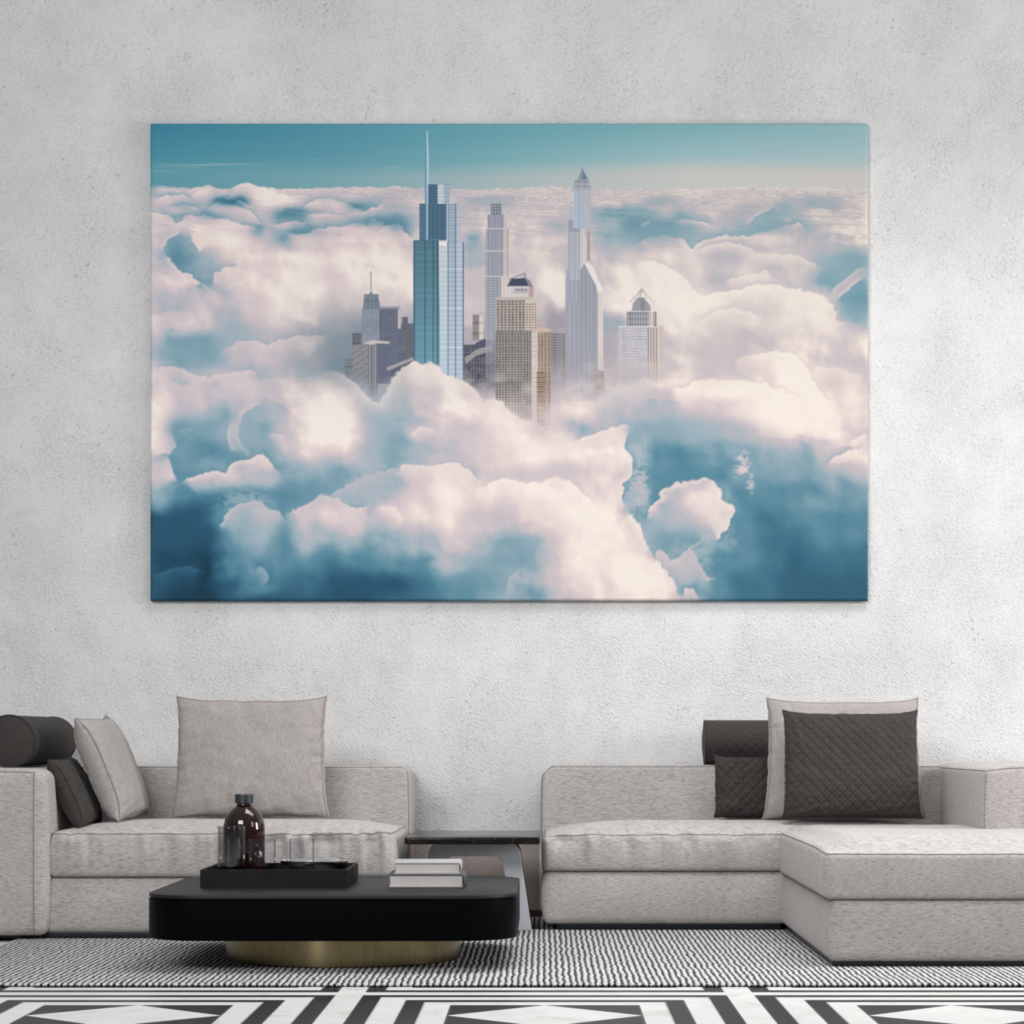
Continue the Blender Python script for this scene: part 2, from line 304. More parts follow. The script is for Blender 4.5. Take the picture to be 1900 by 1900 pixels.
def towers(C, X, Y):
    F = lambda *a, **k: face(C, X, Y, *a, **k)
    Gd = lambda *a, **k: grid(C, X, Y, *a, **k)
    B = lambda *a, **k: bar(C, X, Y, *a, **k)
    # far left group
    Gd((737, 757, 588, 690), "6d6f7b", "484d5c", 6, 26); F(R4(744, 746, 572, 600), "b9b2b4")
    Gd((755, 770, 600, 690), "77757c", "474a56", 4, 24)
    Gd((700, 740, 572, 690), "6b7180", "4b5364", 10, 34, gw=.5); F(R4(738, 744, 570, 610), "b8b1b4"); F(R4(700, 742, 569, 573), "8d909a")
    F(R4(654, 672, 618, 690), "7b808b", vp=3, vd=.3, hp=4, hd=.2)
    Gd((671, 706, 574, 690), "8f96a3", "525a6c", 12, 30)
    F([(673, 574), (676, 548), (702, 548), (706, 574)], "8b95a5", vp=3, vd=.25, hp=4, hd=.2)
    F(R4(676, 703, 546, 549), "747c8b"); F([(684, 547), (687, 542), (690, 542), (693, 547)], "7d828c"); B(688, 503, 688.5, 543, .8, "85828a")
    F([(704, 576), (708, 580), (706, 640), (704, 640)], "5a6272")
    F(R4(652, 686, 640, 720), "98989f", hp=3.4, hd=.35, fade=(690, 720, .8), slant=.06)
    F(R4(683, 702, 632, 735), "8f8f98", vp=5, vd=.3, fade=(700, 738, .9)); F(R4(700, 724, 634, 712), "64697a", fade=(690, 740, .8))
    F([(672, 637), (690, 631), (724, 634), (722, 638), (700, 637), (690, 640)], "c2b7b4")
    F(R4(640, 654, 664, 700), "858993", hp=3.4, hd=.3, fade=(680, 710, .9))
    F(R4(724, 772, 676, 700, -8), "5b6071", fade=(690, 712, .9)); F([(716, 682), (768, 662), (770, 667), (720, 688)], "a19c9f")
    # the small blocks between the towers
    F(R4(861, 922, 640, 740), "6e707c", hp=4, hd=.25, vp=5, vd=.25, jit=.3, fade=(690, 745, .9))
    F([(878, 640), (896, 629), (930, 632), (930, 645), (880, 650)], "525868")
    F([(862, 664), (885, 648), (912, 640), (914, 650), (880, 662), (864, 676)], "a6a0a2", hp=3, hd=.25)
    F(R4(877, 889, 584, 632), "9b9596", hp=4, hd=.35); F(R4(889, 897, 585, 630), "ded3c9", hp=4, hd=.2)
    F(R4(1022, 1048, 618, 740), "a09b9f", vp=4, vd=.2, hp=5, hd=.15, fade=(650, 735, .95))
    # tower with the set-back crown, centre left
    f = (600, 690, .55)
    F(R4(901, 930, 513, 700), "b1b3bd", vp=3.2, vd=.22, hp=5, hd=.10, fade=f); F(R4(929, 946, 513, 640), "d8cdc9", vp=5, vd=.25, grad=-.05)
    F(R4(902, 933, 424, 514), "a9acb9", vp=3.2, vd=.26); F(R4(933, 944, 424, 514), "d6cac6", vp=4, vd=.25)
    F(R4(905, 934, 398, 425), "a7abb8", vp=3.4, vd=.26); F(R4(934, 942, 396, 425), "d9cecb", vp=4, vd=.25)
    F(R4(911, 931, 378, 399), "9ea5b1", vp=5, vd=.2, hp=6, hd=.15)
    F(R4(931, 936, 392, 398), "c9c0bf")
    for y in (424, 466, 513): F(R4(900.5, 946, y-1.2, y+1), "c9c6ca")
    # tall slender tower, centre right
    f = (600, 720, .75)
    F(R4(1049, 1110, 516, 745), "a9abb6", vp=2.9, vd=.22, fade=f, grad=-.1); F(R4(1050, 1077, 500, 560), "b0b2bd", vp=2.9, vd=.22)
    F(R4(1054, 1082, 408, 520), "bcbfc9", vp=2.9, vd=.2); F(R4(1076, 1088, 420, 500), "d6d0d0", vp=4, vd=.08)
    F(R4(1055, 1076, 408, 430), "a7adb9", vp=3, vd=.2)
    F(R4(1064, 1089, 350, 424), "a3abb8", vp=4.2, vd=-.25, vw=.25); F(R4(1086, 1096, 350, 440), "c3c3ca", vp=3.4, vd=.15)
    F(R4(1088, 1095, 430, 484), "9e9295", vp=3, vd=-.25)
    F([(1066, 334), (1093, 334), (1096, 352), (1064, 352)], "b4bac4", vp=4.2, vd=.15, hp=8, hd=.12)
    F([(1071, 334), (1080, 314), (1081, 314), (1081, 334)], "8b9aaa"); F([(1081, 334), (1081, 314), (1091, 333)], "6f8195"); B(1080.5, 311, 1080.7, 318, .8, "8492a3")
    F([(1078, 500), (1084, 488), (1106, 530), (1109, 545), (1109, 745), (1078, 745)], "a6a9b5", vp=3, vd=.2, fade=f)
    F([(1084, 488), (1092, 487), (1100, 494), (1120, 540), (1109, 545), (1106, 530)], "e6dcd8")
    F(R4(1109, 1119, 541, 700), "d9cdc8", vp=5, vd=.08, fade=(640, 730, .8)); F(R4(1103, 1121, 688, 735), "b3a8a5", hp=4, hd=.2, fade=(690, 745, .9))
    # right tower with the wire crown
    f = (640, 716, .75)
    F(R4(1212, 1231, 604, 712), "dccdc4", vp=4, vd=.2, hp=3, hd=.1, fade=f)
    Gd((1147, 1202, 606, 724), "c3bfc3", "868994", 14, 22, fade=f, gw=.5); F(R4(1202, 1222, 604, 716), "cfc3bf", vp=5, vd=.28, fade=f)
    F(R4(1201, 1213, 576, 606), "ddd2cc", vp=5, vd=.2); F(R4(1163, 1204, 577, 608), "a9a8b0", vp=5, vd=.25, hp=10, hd=.1); F(R4(1163, 1218, 575.5, 578), "e3dbd8")
    F(R4(1147, 1222, 605, 607.5), "dcd5d3"); F(R4(1214, 1218, 578, 606), "8a8288")
    F([(1172, 577), (1174, 563), (1184, 552), (1194, 552), (1206, 566), (1208, 577)], "a4a5ad", vp=3.6, vd=.25)
    for x1, y1 in ((1168, 562), (1178, 556), (1190, 552), (1200, 554), (1212, 562), (1185, 554)):
        B(1191, 535, x1, y1, .7, "a9a1a2")
    # blue glass tower
    F([(789, 300), (790.5, 244), (793.8, 244), (795.5, 300), (796, 446), (788.5, 446)], "b9cfdf"); F([(788.6, 300), (790, 246), (791.4, 246), (791.8, 446), (788.6, 446)], "6590a8")
    F(R4(794.5, 813, 342, 378), "55758f", hp=3, hd=.22); F(R4(812, 823, 342, 378), "d4dce6", hp=3, hd=.22); F(R4(824, 834, 342, 380), "b4c4d4", hp=3, hd=.3)
    F(R4(778, 790, 378, 446), "5d8097", hp=3, hd=.25); F(R4(794, 829, 378, 446), "56788f", hp=3, hd=.22, vp=8.6, vd=.2, vw=.15)
    F(R4(829, 845, 377, 460), "aabccf", hp=3, hd=.2); F(R4(845, 855, 378, 456), "c3ccda", hp=3, hd=.22)
    F([(768, 446), (814, 444), (817, 710), (770, 710)], "587f8e", hp=2.8, hd=.16, colb="76a3b2")
    for x in (788, 803, 811): F(R4(x, x+1.6, 446, 708), "2d4d63")
    F(R4(816, 831, 455, 712), "ccd6da", hp=2.9, hd=.14, colb="bccdd8"); F(R4(831, 846, 450, 712), "b0c3d3", hp=2.9, hd=.24, colb="c3d2e0"); F(R4(846, 859.5, 449, 712), "c6d1e0", hp=2.9, hd=.24, colb="c0cddd")
    for x in (831, 845): F(R4(x-.3, x+1, 378, 712), "31506a")
    F([(814, 448), (829, 450), (829, 457), (816, 455)], "e9e6e4"); F(R4(858.6, 860.6, 449, 712), "4a657d"); F(R4(767, 770, 446, 700), "3f667c")
    F([(829, 378), (831, 378), (831, 450), (829, 448)], "dfe6ee")
    # brown stone tower in front
    f = (700, 790, .8)
    Gd((996, 1022, 610, 790), "a59387", "5d5048", 4, 40, fade=f, gw=.5); F([(986, 612), (1004, 606), (1022, 611), (1022, 616), (990, 618)], "c7b0a2")
    Gd((921, 975, 552, 640), "aaa19b", "45423f", 8, 18); Gd((975, 996, 562, 640), "c9bbb0", "6d5f57", 4, 16)
    Gd((919, 987, 614, 790), "938d89", "3f3e40", 12, 38, fade=f); F(R4(986, 998, 614, 780), "d5c9c0", hp=4.4, hd=.14, fade=f); F(R4(996, 1010, 690, 790), "a38f80", hp=4.4, hd=.35, fade=f)
    F([(940, 530), (981, 530), (981, 555), (938, 553)], "cfc8c8"); F([(981, 530), (990, 532), (990, 556), (981, 556)], "b39f98"); F(R4(954, 978, 535, 541), "77787f", vp=3, vd=-.6)
    F(R4(950, 978, 542.5, 544), "9b9a9e")
    F([(941, 531), (949, 517), (975, 516), (981, 531)], "454c5e"); F([(975, 516), (983, 520), (990, 533), (981, 531)], "8f8689")
    B(946, 518, 974, 507, .8, "6f6a70"); B(974, 507, 974.5, 518, .8, "6f6a70")
    F(R4(921, 996, 551, 556), "bdb3ad"); F(R4(987, 996, 552, 562), "cbbcb1")
FRONT = [(560, 700), (600, 690), (630, 690), (650, 706), (675, 728), (695, 742), (706, 748), (714, 728), (735, 690), (762, 673), (790, 673), (812, 678), (822, 694), (850, 702),
         (868, 712), (886, 728), (898, 746), (915, 742), (932, 748), (948, 766), (968, 778), (1000, 786), (1030, 800), (1050, 770), (1075, 752), (1110, 745), (1140, 722), (1160, 716),
         (1176, 712), (1200, 706), (1222, 712), (1238, 722), (1262, 740), (1262, 1130), (560, 1130)]
def inside_sd(X, Y, poly):
    p = np.array(poly, np.float32); n = len(p)
    d = np.full(X.shape, 1e9, np.float32); ins = np.zeros(X.shape, bool)
    for i in range(n):
        a, b = p[i], p[(i+1) % n]; e = b-a
        u = np.clip(((X-a[0])*e[0]+(Y-a[1])*e[1])/(e@e+1e-6), 0, 1)
        d = np.minimum(d, np.hypot(X-a[0]-u*e[0], Y-a[1]-u*e[1]))
        c = (a[1] > Y) != (b[1] > Y)
        xx = (b[0]-a[0])*(Y-a[1])/(b[1]-a[1]+1e-9)+a[0]
        ins ^= c & (X < xx)
    return np.where(ins, d, -d)
def paint(X, Y):
    """sRGB colour of the print at positions X, Y (arrays)"""
    X = X.astype(np.float32); Y = Y.astype(np.float32)
    T = clouds(X, Y); C = cloud_rgb(X, Y, T)
    hz = 349+2.2*np.sin(X/61)+(billow(X/14, X*0+3, 4, 2)-.5)*5-sstep(330, 300, X)*2
    hz = hz-np.exp(-((X-455)/22)**2)*11-np.exp(-((X-490)/30)**2)*3-np.exp(-((X-384)/12)**2)*6
    hz = hz-np.exp(-((X-1022)/16)**2)*4-np.exp(-((X-735)/16)**2)*4
    s = sstep(-1.2, 1.2, hz-Y); C = lerp3(C, sky_rgb(X, Y), s)
    C0 = C.copy()
    b = (X > 560) & (X < 1250) & (Y > 235) & (Y < 800)
    if b.any():
        Cb = C[b]; xb = X[b]; yb = Y[b]
        towers(Cb, xb, yb)
        px = xb+(fbm(xb/14, yb/14, 4, 2)-.5)*12; py = yb+(fbm(xb/14+9, yb/14, 4, 3)-.5)*12
        sd = inside_sd(px, py, FRONT)
        softw = 2.5+9*sstep(980, 1040, xb)
        m = sstep(-1, 1, sd/softw)
        fog = (fbm(xb/28, yb/20, 5, 4)-.38)*1.6*sstep(640, 730, yb)*sstep(1250, 1180, xb)*.75
        fog = np.clip(fog, 0, .8)*sstep(800, 755, yb)
        lit = np.array([.89, .84, .81], np.float32)
        Cb = lerp3(Cb, np.broadcast_to(lit*.93, Cb.shape), fog*(1-m)*sstep(735, 860, xb))
        bright = lerp3(C0[b], np.broadcast_to(lit, Cb.shape), np.exp(-np.maximum(sd, 0)/24)*.75*sstep(795, 740, yb)*sstep(560, 700, xb)*sstep(1235, 1180, xb))
        C[b] = lerp3(Cb, bright, m)
    return np.clip(C, 0, 1)
# ------------------------------------------------------------------ helpers
COL = SC.collection
def at(px, py, d):
    """point that the photo shows at pixel (px, py), d metres from the eye along the axis"""
    return Vector(((px-VX)*d/F_PX, d-DW, EYE-(py-VY)*d/F_PX))
def XX(px, d): return (px-VX)*d/F_PX
def ZZ(py, d): return EYE-(py-VY)*d/F_PX
def YY(d): return d-DW
def tag(o, label=None, cat=None, group=None, kind=None):
    if label: o['label'] = label
    if cat: o['category'] = cat
    if group: o['group'] = group
    if kind: o['kind'] = kind
    return o
def empty(name, loc, rot=(0, 0, 0)):
    o = bpy.data.objects.new(name, None); COL.objects.link(o); o.location = loc; o.rotation_euler = rot
    o.empty_display_size = .05
    return o
def link(name, me, mat, parent=None, loc=(0, 0, 0)):
    o = bpy.data.objects.new(name, me); COL.objects.link(o)
    for m in (mat if isinstance(mat, (list, tuple)) else [mat]): me.materials.append(m)
    if parent: o.parent = parent
    o.location = loc
    return o
def mesh(name, V, F, mat, parent=None, local=False, smooth=True, angle=None):
    """V in world metres unless local; parent roots are only translated when V is in world metres"""
    V = np.asarray(V, np.float64)
    off = Vector((0, 0, 0)); q = parent
    while q is not None and not local: off = off+q.location; q = q.parent
    if not local: V = V-np.array(off)
    me = bpy.data.meshes.new(name); me.from_pydata(V.tolist(), [], [tuple(int(i) for i in f) for f in F]); me.update()
    if smooth:
        me.polygons.foreach_set('use_smooth', [True]*len(me.polygons))
        if angle:
            bm = bmesh.new(); bm.from_mesh(me)
            for ed in bm.edges:
                if len(ed.link_faces) == 2 and ed.calc_face_angle(0) > math.radians(angle): ed.smooth = False
            bm.to_mesh(me); bm.free()
    return link(name, me, mat, parent)
def fix_normals(o):
    bm = bmesh.new(); bm.from_mesh(o.data); bmesh.ops.recalc_face_normals(bm, faces=bm.faces); bm.to_mesh(o.data); bm.free(); return o
def knots(lo, hi, r, n, e=5):
    a = [lo+r*(1-math.cos(i/e*PI/2)) for i in range(e)]; b = [hi-r*(1-math.cos(i/e*PI/2)) for i in range(e)][::-1]
    m = [lo+r+(hi-lo-2*r)*i/n for i in range(n+1)]
    return np.array(a+m+b)
class SoftBox:
    """a padded block: rounded box whose surface can be pushed about by disp(P, N)"""
    def __init__(s, lo, hi, r, disp=None):
        s.lo = np.array(lo, float); s.hi = np.array(hi, float); s.r = r; s.disp = disp
    def map(s, P):
        r = s.r; q = np.clip(P, s.lo+r, s.hi-r); n = P-q
        L = np.linalg.norm(n, axis=1, keepdims=True); n = n/np.maximum(L, 1e-9)
        out = q+n*r
        if s.disp is not None: out = out+s.disp(out, n)
        return out
    def build(s, name, mat, parent, n=(60, 20, 12)):
        ax = [knots(s.lo[i], s.hi[i], s.r, n[i]) for i in range(3)]
        V = []; F = []; base = 0
        for a in range(3):
            b, c = (a+1) % 3, (a+2) % 3
            for side in (0, 1):
                U, W = np.meshgrid(ax[b], ax[c], indexing='ij')
                P = np.zeros(U.shape+(3,)); P[..., b] = U; P[..., c] = W; P[..., a] = s.hi[a] if side else s.lo[a]
                nu, nw = U.shape
                idx = base+np.arange(nu*nw).reshape(nu, nw)
                q = np.stack([idx[:-1, :-1], idx[1:, :-1], idx[1:, 1:], idx[:-1, 1:]], -1).reshape(-1, 4)
                if not side: q = q[:, ::-1]
                V.append(P.reshape(-1, 3)); F.append(q); base += nu*nw
        V = np.concatenate(V); F = np.concatenate(F)
        key = np.round(V*1e5).astype(np.int64)
        _, first, inv = np.unique(key, axis=0, return_index=True, return_inverse=True)
        inv = inv.reshape(-1)
        V = V[first]; F = inv[F]
        return mesh(name, s.map(V), F, mat, parent)
    def path(s, pts, step=.012):
        out = []
        for a, b in zip(pts[:-1], pts[1:]):
            a = np.array(a, float); b = np.array(b, float); n = max(1, int(np.linalg.norm(b-a)/step))
            out += [a+(b-a)*i/n for i in range(n)]
        out.append(np.array(pts[-1], float))
        return s.map(np.array(out))
def tube(name, P, r, mat, parent, local=False, closed=False, seg=6, rr=None):
    P = np.asarray(P, float); n = len(P)
    if closed: T = np.roll(P, -1, 0)-np.roll(P, 1, 0)
    else: T = np.gradient(P, axis=0)
    T /= np.maximum(np.linalg.norm(T, axis=1, keepdims=True), 1e-9)
    V = []; F = []
    up = np.array([0, 0, 1.0]) if abs(T[0][2]) < .9 else np.array([0, 1.0, 0])
    N = np.cross(T[0], up); N /= np.linalg.norm(N)
    for i in range(n):
        N = N-T[i]*np.dot(N, T[i]); N /= max(np.linalg.norm(N), 1e-9); B = np.cross(T[i], N)
        q = rr[i] if rr is not None else r
        for k in range(seg):
            a = 2*PI*k/seg; V.append(P[i]+(N*math.cos(a)+B*math.sin(a))*q)
    m = n if closed else n-1
    for i in range(m):
        j = (i+1) % n
        for k in range(seg):
            l = (k+1) % seg; F.append((i*seg+k, i*seg+l, j*seg+l, j*seg+k))
    if not closed: F.append(tuple(range(seg))[::-1]); F.append(tuple((n-1)*seg+k for k in range(seg)))
    return fix_normals(mesh(name, V, F, mat, parent, local))
def loft(name, rings, mat, parent, local=False, caps=(True, True), angle=35):
    n = len(rings[0]); V = [p for r in rings for p in r]; F = []
    for i in range(len(rings)-1):
        for k in range(n):
            l = (k+1) % n; F.append((i*n+k, i*n+l, (i+1)*n+l, (i+1)*n+k))
    if caps[0]: F.append(tuple(range(n))[::-1])
    if caps[1]: F.append(tuple((len(rings)-1)*n+k for k in range(n)))
    return fix_normals(mesh(name, V, F, mat, parent, local, True, angle))
def rrect(cx, cy, hx, hy, r, z, inset=0, seg=10):
    out = []; hx -= inset; hy -= inset; r = max(r-inset, .0005)
    for q, (sx, sy) in enumerate(((1, 1), (-1, 1), (-1, -1), (1, -1))):
        for k in range(seg+1):
            a = PI/2*(q+k/seg); out.append((cx+sx*(hx-r)+r*math.cos(a), cy+sy*(hy-r)+r*math.sin(a), z))
    return out
def slab(name, lo, hi, mat, parent, r=.01, b=.003, local=False, seg=6):
    """box with rounded vertical corners (r) and softened rims (b)"""
    cx, cy = (lo[0]+hi[0])/2, (lo[1]+hi[1])/2; hx, hy = (hi[0]-lo[0])/2, (hi[1]-lo[1])/2
    R = [rrect(cx, cy, hx, hy, r, lo[2], b, seg), rrect(cx, cy, hx, hy, r, lo[2]+b*.3, b*.3, seg), rrect(cx, cy, hx, hy, r, lo[2]+b, 0, seg),
         rrect(cx, cy, hx, hy, r, hi[2]-b, 0, seg), rrect(cx, cy, hx, hy, r, hi[2]-b*.3, b*.3, seg), rrect(cx, cy, hx, hy, r, hi[2], b, seg)]
    return loft(name, R, mat, parent, local)
def lathe(name, prof, mat, parent, c=(0, 0, 0), seg=64, angle=30, local=True):
    """prof: list of (radius, z); radius 0 closes the end"""
    V = []; F = []; rows = []
    for r, z in prof:
        if r < 1e-6: rows.append([len(V)]); V.append((c[0], c[1], c[2]+z))
        else:
            rows.append(list(range(len(V), len(V)+seg)))
            V += [(c[0]+r*math.cos(2*PI*k/seg), c[1]+r*math.sin(2*PI*k/seg), c[2]+z) for k in range(seg)]
    for a, b in zip(rows[:-1], rows[1:]):
        for k in range(seg):
            l = (k+1) % seg
            if len(a) == 1 and len(b) == 1: continue
            if len(a) == 1: F.append((a[0], b[l], b[k]))
            elif len(b) == 1: F.append((a[k], a[l], b[0]))
            else: F.append((a[k], a[l], b[l], b[k]))
    return fix_normals(mesh(name, V, F, mat, parent, local, True, angle))
def n1(x, k=0): return vnoise(np.asarray(x, float)+100, np.zeros_like(np.asarray(x, float))+3.3+k, k)-.5
def n2(x, y, k=0): return fbm(np.asarray(x, float)+50, np.asarray(y, float)+50, 3, k)-.5
# ------------------------------------------------------------------ materials
class Mat:
    def __init__(s, name, col=(.5, .5, .5), rough=.5, metal=0, spec=.5):
        s.m = bpy.data.materials.new(name); s.m.use_nodes = True; s.t = s.m.node_tree
        s.b = s.t.nodes['Principled BSDF']; s.b.inputs['Base Color'].default_value = (*col, 1)
        s.b.inputs['Roughness'].default_value = rough; s.b.inputs['Metallic'].default_value = metal
        s.b.inputs['Specular IOR Level'].default_value = spec
        s._tc = None
    def N(s, t, **k):
        n = s.t.nodes.new(t)
        for a, v in k.items():
            if a.startswith('i_'):
                key = a[2:].replace('_', ' '); n.inputs[int(key) if key.isdigit() else key].default_value = v
            else: setattr(n, a, v)
        return n
    def L(s, a, b): s.t.links.new(a, b)
    def coord(s, scale=(1, 1, 1), rot=(0, 0, 0)):
        if s._tc is None: s._tc = s.N('ShaderNodeTexCoord')
        mp = s.N('ShaderNodeMapping'); mp.inputs['Scale'].default_value = scale; mp.inputs['Rotation'].default_value = rot
        s.L(s._tc.outputs['Object'], mp.inputs[0]); return mp.outputs[0]
    def noise(s, vec, scale, detail=4, rough=.55, dist=0):
        n = s.N('ShaderNodeTexNoise'); n.inputs['Scale'].default_value = scale; n.inputs['Detail'].default_value = detail
        n.inputs['Roughness'].default_value = rough; n.inputs['Distortion'].default_value = dist; s.L(vec, n.inputs['Vector']); return n.outputs[0]
    def ramp(s, fac, stops, interp='LINEAR'):
        n = s.N('ShaderNodeValToRGB'); n.color_ramp.interpolation = interp; e = n.color_ramp.elements
        while len(e) < len(stops): e.new(.5)
        for a, (p, c) in zip(e, stops):
            a.position = p; a.color = (*c, 1) if isinstance(c, (tuple, list)) else (c, c, c, 1)
        s.L(fac, n.inputs[0]); return n.outputs[0]
    def mix(s, a, b, fac, mode='MIX'):
        n = s.N('ShaderNodeMix', data_type='RGBA', blend_type=mode)
        for v, i in ((fac, 0), (a, 6), (b, 7)):
            if isinstance(v, (int, float)): n.inputs[i].default_value = v if i == 0 else (v, v, v, 1)
            elif isinstance(v, tuple): n.inputs[i].default_value = (*v, 1)
            else: s.L(v, n.inputs[i])
        return n.outputs[2]
    def math(s, op, a, b=None, c=None):
        n = s.N('ShaderNodeMath', operation=op)
        for i, v in enumerate((a, b, c)):
            if v is None: continue
            if isinstance(v, (int, float)): n.inputs[i].default_value = v
            else: s.L(v, n.inputs[i])
        return n.outputs[0]
    def color(s, out): s.L(out, s.b.inputs['Base Color']); return s
    def bump(s, h, strength=.5, dist=.002, prev=None):
        n = s.N('ShaderNodeBump'); n.inputs['Strength'].default_value = strength; n.inputs['Distance'].default_value = dist
        s.L(h, n.inputs['Height'])
        if prev is not None: s.L(prev, n.inputs['Normal'])
        s.L(n.outputs[0], s.b.inputs['Normal']); return n.outputs[0]
def linen(name, base, dirn='h', contrast=1.0):
    m = Mat(name, base, .92, 0, .12); m.b.inputs['Sheen Weight'].default_value = .15; m.b.inputs['Sheen Roughness'].default_value = .5
    sx = (42, 42, 430) if dirn == 'h' else (430, 430, 34)
    a = m.noise(m.coord(sx), 1, 3, .6)                     # slubs running along the weft
    wv = m.noise(m.coord((310, 310, 310)), 1, 2, .5)
    big = m.noise(m.coord((7, 7, 7)), 1, 3, .5)
    ca = m.ramp(a, [(.30, tuple(c*(1-.50*contrast) for c in base)), (.5, base), (.72, tuple(min(1, c*(1+.16*contrast)) for c in base))])
    cb = m.mix(ca, m.ramp(wv, [(.3, .66), (.62, 1.0)]), .8, 'MULTIPLY')
    m.color(m.mix(cb, m.ramp(big, [(.3, .93), (.7, 1.03)]), 1.0, 'MULTIPLY'))
    p = m.coord((1, 1, 1)); chk = m.N('ShaderNodeTexVoronoi'); chk.inputs['Scale'].default_value = 260; m.L(p, chk.inputs['Vector'])
    n_ = m.bump(chk.outputs[0], .35, .0015); m.bump(a, .35, .0015, n_)
    return m.m
M = {}
B0 = (.432, .402, .384)
M['linen'] = linen('linen_upholstery', B0)
M['linen_v'] = linen('linen_pillow_fabric', (.355, .325, .309), 'v', .7)
pm = Mat('seam_thread', (.19, .172, .163), .9, 0, .1); pm.color(pm.ramp(pm.noise(pm.coord((90, 90, 90)), 1), [(.3, (.15, .135, .128)), (.7, (.27, .245, .235))])); M['seam'] = pm.m
def darkfab(name, col, rough=.6):
    m = Mat(name, col, rough, 0, .25); m.b.inputs['Sheen Weight'].default_value = .04
    big = m.noise(m.coord((14, 14, 14)), 1, 4); fine = m.noise(m.coord((420, 420, 420)), 1, 2)
    m.color(m.mix(m.ramp(fine, [(.3, tuple(c*.75 for c in col)), (.7, tuple(c*1.25 for c in col))]), m.ramp(big, [(.3, .88), (.7, 1.1)]), 1, 'MULTIPLY'))
    m.bump(fine, .25, .001); return m.m
M['dark'] = darkfab('charcoal_cushion_fabric', (.032, .028, .0255), .75)
M['dark_seam'] = darkfab('charcoal_piping', (.022, .020, .019))
# plaster
m = Mat('rough_plaster', (.62, .61, .60), .95, 0, .1)
v = m.coord()
big = m.noise(v, .9, 4, .6); mid = m.noise(v, 6, 5, .6); grain = m.noise(v, 190, 3, .7)
mp2 = m.N('ShaderNodeMapping'); mp2.inputs['Scale'].default_value = (62, 80, 135); m.L(m.coord((1, 1, 1), (0, math.radians(-38), 0)), mp2.inputs[0])
fine = m.noise(mp2.outputs[0], 1, 4, .6, .35)
rough_area = m.ramp(m.noise(v, 2.3, 4, .65), [(.38, .45), (.62, 1.0)])
pits = m.N('ShaderNodeTexVoronoi', feature='F1'); pits.inputs['Scale'].default_value = 30; pits.inputs['Randomness'].default_value = 1
mpv = m.mix(v, m.noise(v, 18, 3), .06, 'ADD'); m.L(mpv, pits.inputs['Vector'])
pmask = m.math('MULTIPLY', m.ramp(pits.outputs['Distance'], [(.10, 1.0), (.24, 0.0)]), m.ramp(m.noise(v, 4.2, 4, .7), [(.52, 0.0), (.64, 1.0)]))
pit2 = m.N('ShaderNodeTexVoronoi', feature='F1'); pit2.inputs['Scale'].default_value = 95; m.L(mpv, pit2.inputs['Vector'])
p2 = m.math('MULTIPLY', m.ramp(pit2.outputs['Distance'], [(.12, 1.0), (.30, 0.0)]), m.ramp(m.noise(v, 9, 4, .7), [(.46, 0.0), (.62, 1.0)]))
ca = m.mix(m.ramp(big, [(.32, (.585, .578, .572)), (.5, (.63, .624, .62)), (.68, (.665, .662, .662))]), m.ramp(mid, [(.25, .95), (.7, 1.03)]), 1, 'MULTIPLY')
cb = m.mix(ca, m.ramp(fine, [(.30, .66), (.46, .97), (.6, 1.02), (.8, 1.10)]), m.math('MULTIPLY', rough_area, .85), 'MULTIPLY')  # crevices darkened in the colour: dirt, plus shading the bump gives too weakly
cb = m.mix(cb, (.40, .365, .34), m.math('MULTIPLY', pmask, .6))
m.color(m.mix(cb, (.36, .35, .34), m.math('MULTIPLY', p2, .55)))
hgt = m.math('ADD', m.math('MULTIPLY', mid, 1.2), m.math('ADD', m.math('MULTIPLY', m.math('MULTIPLY', fine, rough_area), 1.5), m.math('MULTIPLY', grain, .35)))
hgt = m.math('SUBTRACT', hgt, m.math('ADD', m.math('MULTIPLY', pmask, .55), m.math('MULTIPLY', p2, .45)))
m.bump(hgt, .8, .0075); M['plaster'] = m.m
# black and white marble floor, frames of strips round diamond panels
m = Mat('marble_inlay_floor', (.7, .7, .7), .38, 0, .12)
v = m.coord(); s = m.N('ShaderNodeSeparateXYZ'); m.L(v, s.inputs[0])
MX, MY, PX_, PY_ = 1.248, 1.225, .2895, .278
def cell(o, off, mod):
    t = m.math('DIVIDE', m.math('SUBTRACT', o, off), mod)
    return m.math('MULTIPLY', m.math('ABSOLUTE', m.math('SUBTRACT', m.math('FRACT', m.math('ADD', t, 20.5)), .5)), mod)
ax = cell(s.outputs['X'], 0.0, MX); ay = cell(s.outputs['Y'], 7.176-DW, MY)
ux = m.math('SUBTRACT', ax, PX_); uy = m.math('SUBTRACT', ay, PY_)
dist = m.math('MAXIMUM', ux, uy)
nrm = m.math('ADD', m.math('MULTIPLY', dist, 2.0), .2)
z = lambda q: q*2+.2
band = m.ramp(nrm, [(0, 0.0), (z(0), 1.0), (z(.085), 0.0), (z(.145), 1.0), (z(.230), 0.0), (z(.290), 1.0)], 'CONSTANT')
dia = m.math('LESS_THAN', m.math('ADD', m.math('DIVIDE', ax, PX_), m.math('DIVIDE', ay, PY_)), 1.0)
white = m.math('MAXIMUM', band, dia)
mk = None
for q in (.0, .085, .145, .230, .290):
    g = m.math('LESS_THAN', m.math('ABSOLUTE', m.math('SUBTRACT', dist, q-.002)), .0018)
    mk = g if mk is None else m.math('MAXIMUM', mk, g)
veinw = m.noise(v, 5, 8, .65, 1.2); veinb = m.noise(v, 9, 8, .7, 1.6)
wc = m.ramp(veinw, [(.3, (.50, .485, .46)), (.45, (.60, .595, .58)), (.7, (.645, .643, .637))])
